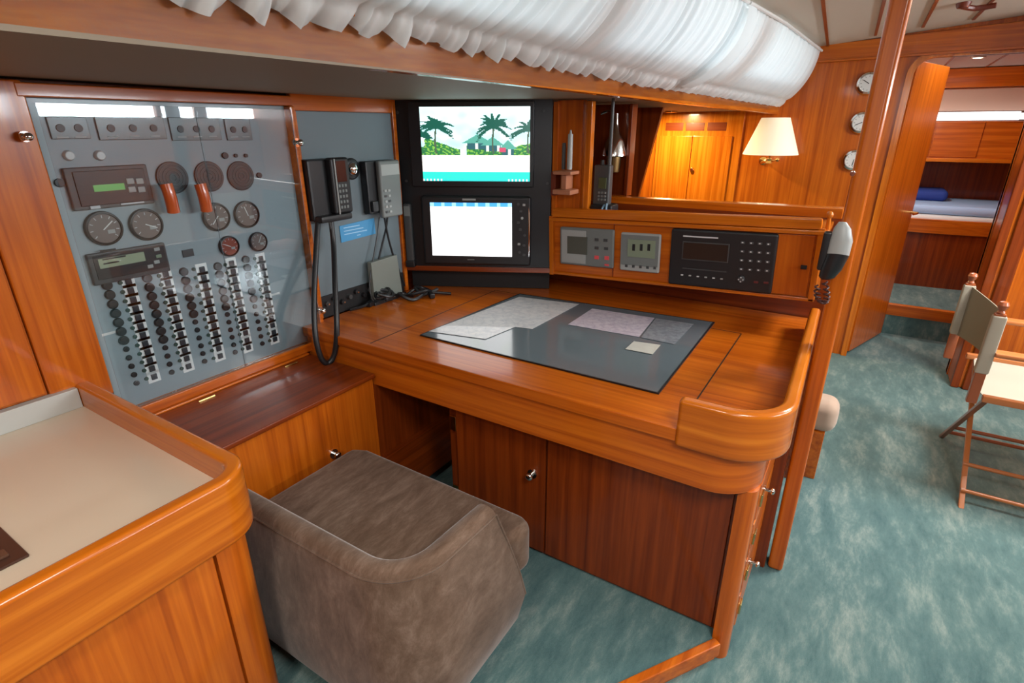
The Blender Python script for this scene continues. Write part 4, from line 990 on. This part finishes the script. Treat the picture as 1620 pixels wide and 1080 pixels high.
# ---- door leaf standing open, forward cabin furniture
t = thing('cabin_door', 'teak cabin door standing open beyond the doorway, brass handle at its edge', 'door', (4.28, -0.10, 0.0))
a = Vector((4.295, -0.112)); b_ = Vector((4.86, -0.305)); dd = (b_ - a).normalized(); nn = Vector((-dd.y, dd.x)) * .030
q4 = [a, b_, b_ + nn, a + nn]
m = MB().hexa([(p.x, p.y, 0.015) for p in q4] + [(p.x, p.y, 1.86) for p in q4], .004); m.build('leaf', WZ, t)
DF = Frame((a.x, a.y, 0), (dd.x, dd.y, 0), (0, 0, 1)); u, v = DF.uv(1440, 336)
p = DF.pt(min(u, .57), v, 0)
m = MB().cyl(p, p + DF.n * .045, .009).tube([p + DF.n * .045, p + DF.n * .05 - Vector((dd.x, dd.y, 0)) * .04, p + DF.n * .045 - Vector((dd.x, dd.y, 0)) * .09], .007); m.build('handle', BRASS, t)
CAB = Frame((5.86, 0, 0), (0, -1, 0), (0, 0, 1))
t = thing('cabin_berth', 'berth in the forward cabin with a curved teak front', 'bed', (6.2, -0.45, 0.2))
secs = []
for k in range(13):
    y = 0.28 - k * 1.46 / 12; x = 5.80 - .10 * math.cos((y + .45) * 2.0) + .10
    secs.append((x, y))
m = MB().prism(secs + [(6.69, secs[-1][1]), (6.69, secs[0][1])], 0.20, 0.66, ang=50); m.build('front', DZ, t)
m = MB().prism([(x - .02, y) for x, y in secs] + [(x + .03, y) for x, y in reversed(secs)], 0.66, 0.775, .004, ang=60); m.build('rail', WY, t)
m = MB().prism([(x + .04, y) for x, y in secs] + [(6.69, secs[-1][1]), (6.69, secs[0][1])], 0.66, 0.80, .03, ang=60); m.build('mattress', WHITE, t)
m = MB().box(5.90, 6.66, -1.15, 0.24, 0.802, 0.875, .03, 3); setp(m.build('blanket', BLUEL), 'pale blue blanket spread over the berth in the forward cabin', 'blanket')
m = MB().box(6.25, 6.6, -0.62, -0.1, 0.876, 0.97, .04, 4); setp(m.build('pillow', BLUED), 'dark blue pillow on the far end of the berth', 'pillow')
t = thing('cabin_locker', 'teak overhead locker across the forward cabin, above the berth', 'cabinet', (6.4, -0.45, 1.23))
MB().box(6.18, 6.69, -1.19, 0.29, 1.225, 1.54, .004).build('body', WY, t)
MB().box(6.165, 6.185, -1.19, 0.29, 1.215, 1.245, .003).build('lip', LY, t)
for y0, y1 in ((-.72, -.40), (-.39, -.02)): MB().box(6.17, 6.182, y0, y1, 1.255, 1.53, .003).build('door', WY, t)
m = MB().box(6.30, 6.69, -1.19, 0.29, 1.62, 1.80, .01); struct('wall_cabin_upper', m, mat('peach_vinyl', (.50, .34, .26), .6))
m = MB().box(6.22, 6.69, -1.19, 0.29, 1.80, 1.945, .005); struct('trim_9', m, WY)
m = MB().box(6.685, 6.699, -1.0, 0.2, 1.55, 1.62); struct('window_9', m, emis('bright_port', (.95, 1, 1), 1.6))
m = MB().box(6.20, 6.25, -1.1, .2, 1.552, 1.600, .01); setp(m.build('light_tube', emis('strip_light', (1, .98, 1), 1.6)), 'white strip light along the top of the forward cabin locker', 'light')
t = thing('ceiling_spot', 'small lit ceiling spot in the forward cabin', 'light', (5.561 - .3, -0.47, 1.94))
MB().lathe([(.045, 0), (.045, -.012), (.030, -.014), (.028, -.006), (0, -.006)], 20, Matrix.Translation((0, 0, .01))).build('rim', CHROME, t, world=False)
MB().cyl((0, 0, -.004), (0, 0, .002), .028).build('lens', emis('spot_lens', (1, .9, .65), 5), t, world=False)
u, v = CE.uv(1525, 4)
p = CE.pt(u, v, 0); t = thing('ceiling_hook', 'small dark red wooden fitting on the ceiling at the top edge', 'fitting', (p.x, p.y, p.z - .035))
MB().cyl((0, 0, .012), (0, 0, .036), .022, .03, n=16, bev=.003).tube([(0, 0, .02), (.03, -.05, .012), (.02, -.12, .016)], .012).build('body', mat('mahogany', (.16, .028, .012), .35), t, world=False)

# ---- curtains
def fold(s, freq, ph): return math.sin(s * freq + ph)
def curtain(name, x0, x1, lab, seed, amp0=1.0, amp1=1.0, n=420, ragged=True):
    L_ = x1 - x0
    def top(x): return Vector((x, beam_y(x) - (.245 if x < 3 else .245 - (x - 3) * .05), ceil_z(beam_y(x) - .24) - .012))
    def bot(x): return Vector((x, beam_y(x) - .012, beam_z(x) + .050 + .028 * max(0, min(1, (2.2 - x) / 1.2))))
    def fn(u, vv):
        x = x0 + L_ * u; wv = amp0 + (amp1 - amp0) * u
        nz = mnoise.noise(Vector((x * 5, seed, 0)))
        ph = x * 118 + 7 * nz + .8 * math.sin(x * 21)
        fo = .8 * math.sin(ph) + .5 * math.sin(ph * 1.73 + 1 + vv) + 1.3 * mnoise.noise(Vector((x * 11, vv * 1.2, seed)))
        p = top(x).lerp(bot(x), vv)
        bulge = .050 * math.sin(vv * PI) ** .8
        d_ = fo * .0078 * (.55 + .45 * wv)
        if vv > .88:
            k = (vv - .88) / .12; d_ *= (1 + .5 * k)
            saw = ((x * 13.0 + .9 * nz) % 1.0); saw = (saw / .7 if saw < .7 else (1 - saw) / .3)
            p.z -= k * (.004 + .024 * saw * max(0, wv - .45) * (1 if ragged else .1) + .004 * math.sin(ph * .5) * wv)
            d_ += k * .012 * (saw - .5) * wv
        pinch = -.010 * math.exp(-((vv - .88) / .03) ** 2)
        nrm = Vector((-.09, -.90, -.35)).normalized()
        p += nrm * (bulge + d_ + pinch + .006)
        p.x += (.010 * mnoise.noise(Vector((x * 14, vv * 3, seed + 5))) + .05 * (vv - .5) * mnoise.noise(Vector((x * 3, 0, seed)))) * wv
        return tuple(p)
    m = MB().grid(fn, n, 34)
    o = m.build('cloth', CLOTH, sharp=180)
    return o
def mkcurt(x0, x1, lab, seed, a0, a1, n, ragged=True):
    t = thing('window_curtain', lab, 'curtain', ((x0 + x1) / 2, beam_y((x0 + x1) / 2), 1.66), 'white curtains over the port windows')
    c = curtain('c', x0, x1, lab, seed, a0, a1, n, ragged)
    M = c.matrix_world; c.location = c.location - t.location; c.parent = t
    m = MB()
    P = [(x0 + (x1 - x0) * k / 12, beam_y(x0 + (x1 - x0) * k / 12) - .262 + (max(0, x0 + (x1 - x0) * k / 12 - 3) * .05), ceil_z(.5) - .020) for k in range(13)]
    m.tube(P, .007, 8, 1); m.build('rail', WHITE, t)
    return t
mkcurt(0.47, 2.46, 'long white gathered curtain over the near windows, its ruffled hem above the teak beam', 1, 1.5, .5, 1000)
mkcurt(2.475, 4.19, 'shorter smooth white curtain at the far end, next to the bulkhead', 4, .45, .4, 420, False)
m = MB()
def strip(u, vv):
    x = 2.415 + .11 * u; y0 = beam_y(x); p = Vector((x, y0 - .245, ceil_z(y0 - .24) - .02)).lerp(Vector((x - .02, y0 - .030, beam_z(x) + .066)), vv)
    p += Vector((-.09, -.9, -.35)).normalized() * (.07 * math.sin(vv * PI) ** .8 + .034 + .006 * math.sin(u * PI)); return tuple(p)
m.grid(strip, 6, 24); setp(m.build('curtain_tie', CLOTH, sharp=180), 'broad white tape hanging between the two curtains', 'tape')

# ---- tub chair at the chart table
tc_ = thing('tub_chair', 'brown suede tub chair with curved back and one arm, drawn up to the chart table', 'chair', (0.85, 0.95, 0.07))
# centre line of the back and arm (plan), with outward normals
path = []
for k in range(9): path.append(((0.632, 1.37 - k * (1.37 - .80) / 8), (-1, 0)))
R_ = .12; cx_, cy_ = .632 + R_, .80
for k in range(1, 10):
    a = PI + (PI / 2) * k / 9; path.append(((cx_ + R_ * math.cos(a), cy_ + R_ * math.sin(a)), (math.cos(a), math.sin(a))))
for k in range(1, 6): path.append(((cx_ + k * .19 / 5, cy_ - R_), (0, -1)))
prof = [(-.030, .30), (-.030, .50), (-.030, .57), (-.026, .590), (-.012, .602), (.008, .604), (.024, .597), (.032, .580), (.036, .545), (.052, .45), (.068, .34), (.072, .25), (.060, .17), (.030, .12), (-.01, .115)]
secs = []
NP = len(path)
for i, ((x, y), (nx_, ny_)) in enumerate(path):
    sec = []
    fr = max(0, (i - (NP - 6)) / 5)
    for o_, z in prof:
        ext = fr * (.09 * max(0, min(1, (.60 - z) / .35)) - .05 * max(0, (.22 - z) / .10))
        side = .55 if ny_ < -.5 else 1.0
        oo = o_ if o_ < .036 else .036 + (o_ - .036) * (1 if i > 9 else .6)
        zz = z - (.012 * fr if z > .5 else 0)
        sec.append((x + nx_ * oo + ext, y + ny_ * oo, zz))
    secs.append(sec)
MB().loft(secs).build('shell', SUEDE, tc_, sharp=60)
# piping along the outer top edge
pp_ = [Vector(s_[7]) + Vector((0, 0, .001)) for s_ in secs] + [Vector(secs[-1][k]) for k in (9, 10, 11)]
MB().tube(pp_, .0028, 6, 1).build('piping', SUEDE, tc_)
cush = [(0.665, 1.36), (0.665, .745), (.72, .715), (.93, .712), (.955, .635)] + arc(1.05, .672, .055, 225, 360, 8) + [(1.115, 1.30), (1.09, 1.355)]
b = bmesh.new()
m = MB().prism(cush, .315, .462, .028, 4, ang=35); m.build('seat_cushion', SUEDE, tc_, sharp=60)
m = MB().prism([(0.68, 1.34), (0.68, .74), (.96, .70), (1.06, .72), (1.08, 1.32)], .16, .325, .02, 3); m.build('seat_base', SUEDE, tc_)
m = MB().cyl((.86, 1.0, .075), (.86, 1.0, .17), .04).cyl((.86, 1.0, .070), (.86, 1.0, .085), .17, .15, n=32, bev=.004); m.build('pedestal', CHROME, tc_)

t = thing('dome_fill', 'unseen round ceiling lamp added to light the galley counter', 'lamp', (-0.30, 0.40, 1.935))
MB().lathe([(.155, .03), (.155, .0), (.145, -.008), (.142, .0), (0, .0)], 32).build('rim', CHROME, t, world=False)
t = thing('dome_fill', 'unseen round ceiling lamp added to light the forward cabin, to the left of the berth', 'lamp', (5.35, 0.05, 1.945))
MB().lathe([(.18, .005), (.18, -.006), (.17, -.008), (.168, .0), (0, .0)], 32).build('rim', CHROME, t, world=False)
# ---- director's chair
dc = thing('directors_chair', 'folding wooden director chair with sand canvas back and seat, on the right', 'chair', (2.9, -0.78, 0.0))
DW = mat('chair_wood', (.30, .075, .022), .3, coat=.5)
DWL = mat('chair_wood_light', (.46, .15, .04), .3, coat=.5)
xa, xb, ya, yb = 2.68, 3.20, -0.585, -1.00
def PT(px, py, x): d = RX * ((px - 810) / FPX) + RY * (-(py - 540) / FPX) - RZ; return CAM + d * (x / d.x)
for x, s_ in ((xa, 1), (xb, 0)):
    zt_ = PT(1590, 476, xa).z if s_ else PT(1541, 431, xb).z; y_ = PT(1590, 476, xa).y if s_ else PT(1541, 431, xb).y
    o = MB().box(x - .013, x + .013, y_ - .018, y_ + .018, .45, zt_ - .05, .004).build('back_post', DW, dc)
    MB().lathe([(.010, 0), (.014, .006), (.010, .014), (.016, .026), (.019, .036), (.014, .048), (0, .052)], 16, Matrix.Translation((x, y_, zt_ - .052))).build('finial', DW, o)
yA = PT(1590, 476, xa).y; yB = PT(1541, 431, xb).y; zA = PT(1590, 476, xa).z; zB = PT(1541, 431, xb).z
def back(u, vv):
    x = xa + (xb - xa) * u; y = yA + (yB - yA) * u; zt_ = (zA + (zB - zA) * u) - .060
    return (x, y - .055 * math.sin(u * PI) - .0, zt_ - .24 * vv - .030 * math.sin(u * PI) * (1 - vv))
m = MB().grid(back, 18, 6); b = m.bm; r_ = bmesh.ops.solidify(b, geom=b.faces[:], thickness=.004); m.build('back_canvas', CANVASD, dc, sharp=60)
for x in (xa, xb): 
    y_ = yA if x == xa else yB; z_ = (zA if x == xa else zB)
    MB().box(x - .018, x + .018, y_ - .023, y_ + .023, z_ - .30, z_ - .058, .008).build('canvas_sleeve', CANVAS, dc)
zs = .475
def seat(u, vv):
    x = xa + (xb - xa) * u; y = ya + .0 + (yb - ya) * vv; return (x, y, zs - .055 * math.sin(u * PI) ** .8)
m = MB().grid(seat, 18, 10); bmesh.ops.solidify(m.bm, geom=m.bm.faces[:], thickness=.004); m.build('seat_canvas', CANVAS, dc, sharp=60)
for x in (xa, xb):
    MB().box(x - .014, x + .014, yb - .02, ya + .03, zs - .012, zs + .016, .005).build('seat_rail', DWL, dc)
    MB().box(x - .030, x + .030, yb - .03, ya + .04, zs + .185, zs + .205, .007).build('armrest', DWL, dc)
    MB().box(x - .012, x + .012, yb + .0, yb + .03, zs, zs + .19, .004).build('arm_post', DW, dc)
for y in (ya - .01, yb + .03):
    MB().hexa([(2.60, y - .010, 0.0), (2.625, y - .010, 0), (2.625, y + .010, 0), (2.60, y + .010, 0), (3.185, y - .010, zs), (3.21, y - .010, zs), (3.21, y + .010, zs), (3.185, y + .010, zs)], .003).build('leg', DWL, dc)
    MB().hexa([(3.25, y + .012, 0.0), (3.275, y + .012, 0), (3.275, y + .032, 0), (3.25, y + .032, 0), (2.67, y + .012, zs), (2.695, y + .012, zs), (2.695, y + .032, zs), (2.67, y + .032, zs)], .003).build('leg', DW, dc)
for x, z, mt_ in ((2.66, .055, DWL), (3.22, .055, DW), (2.76, .13, DWL), (3.12, .13, DW)):
    MB().cyl((x, yb + .03, z), (x, ya, z), .009, n=10).build('stretcher', mt_, dc)
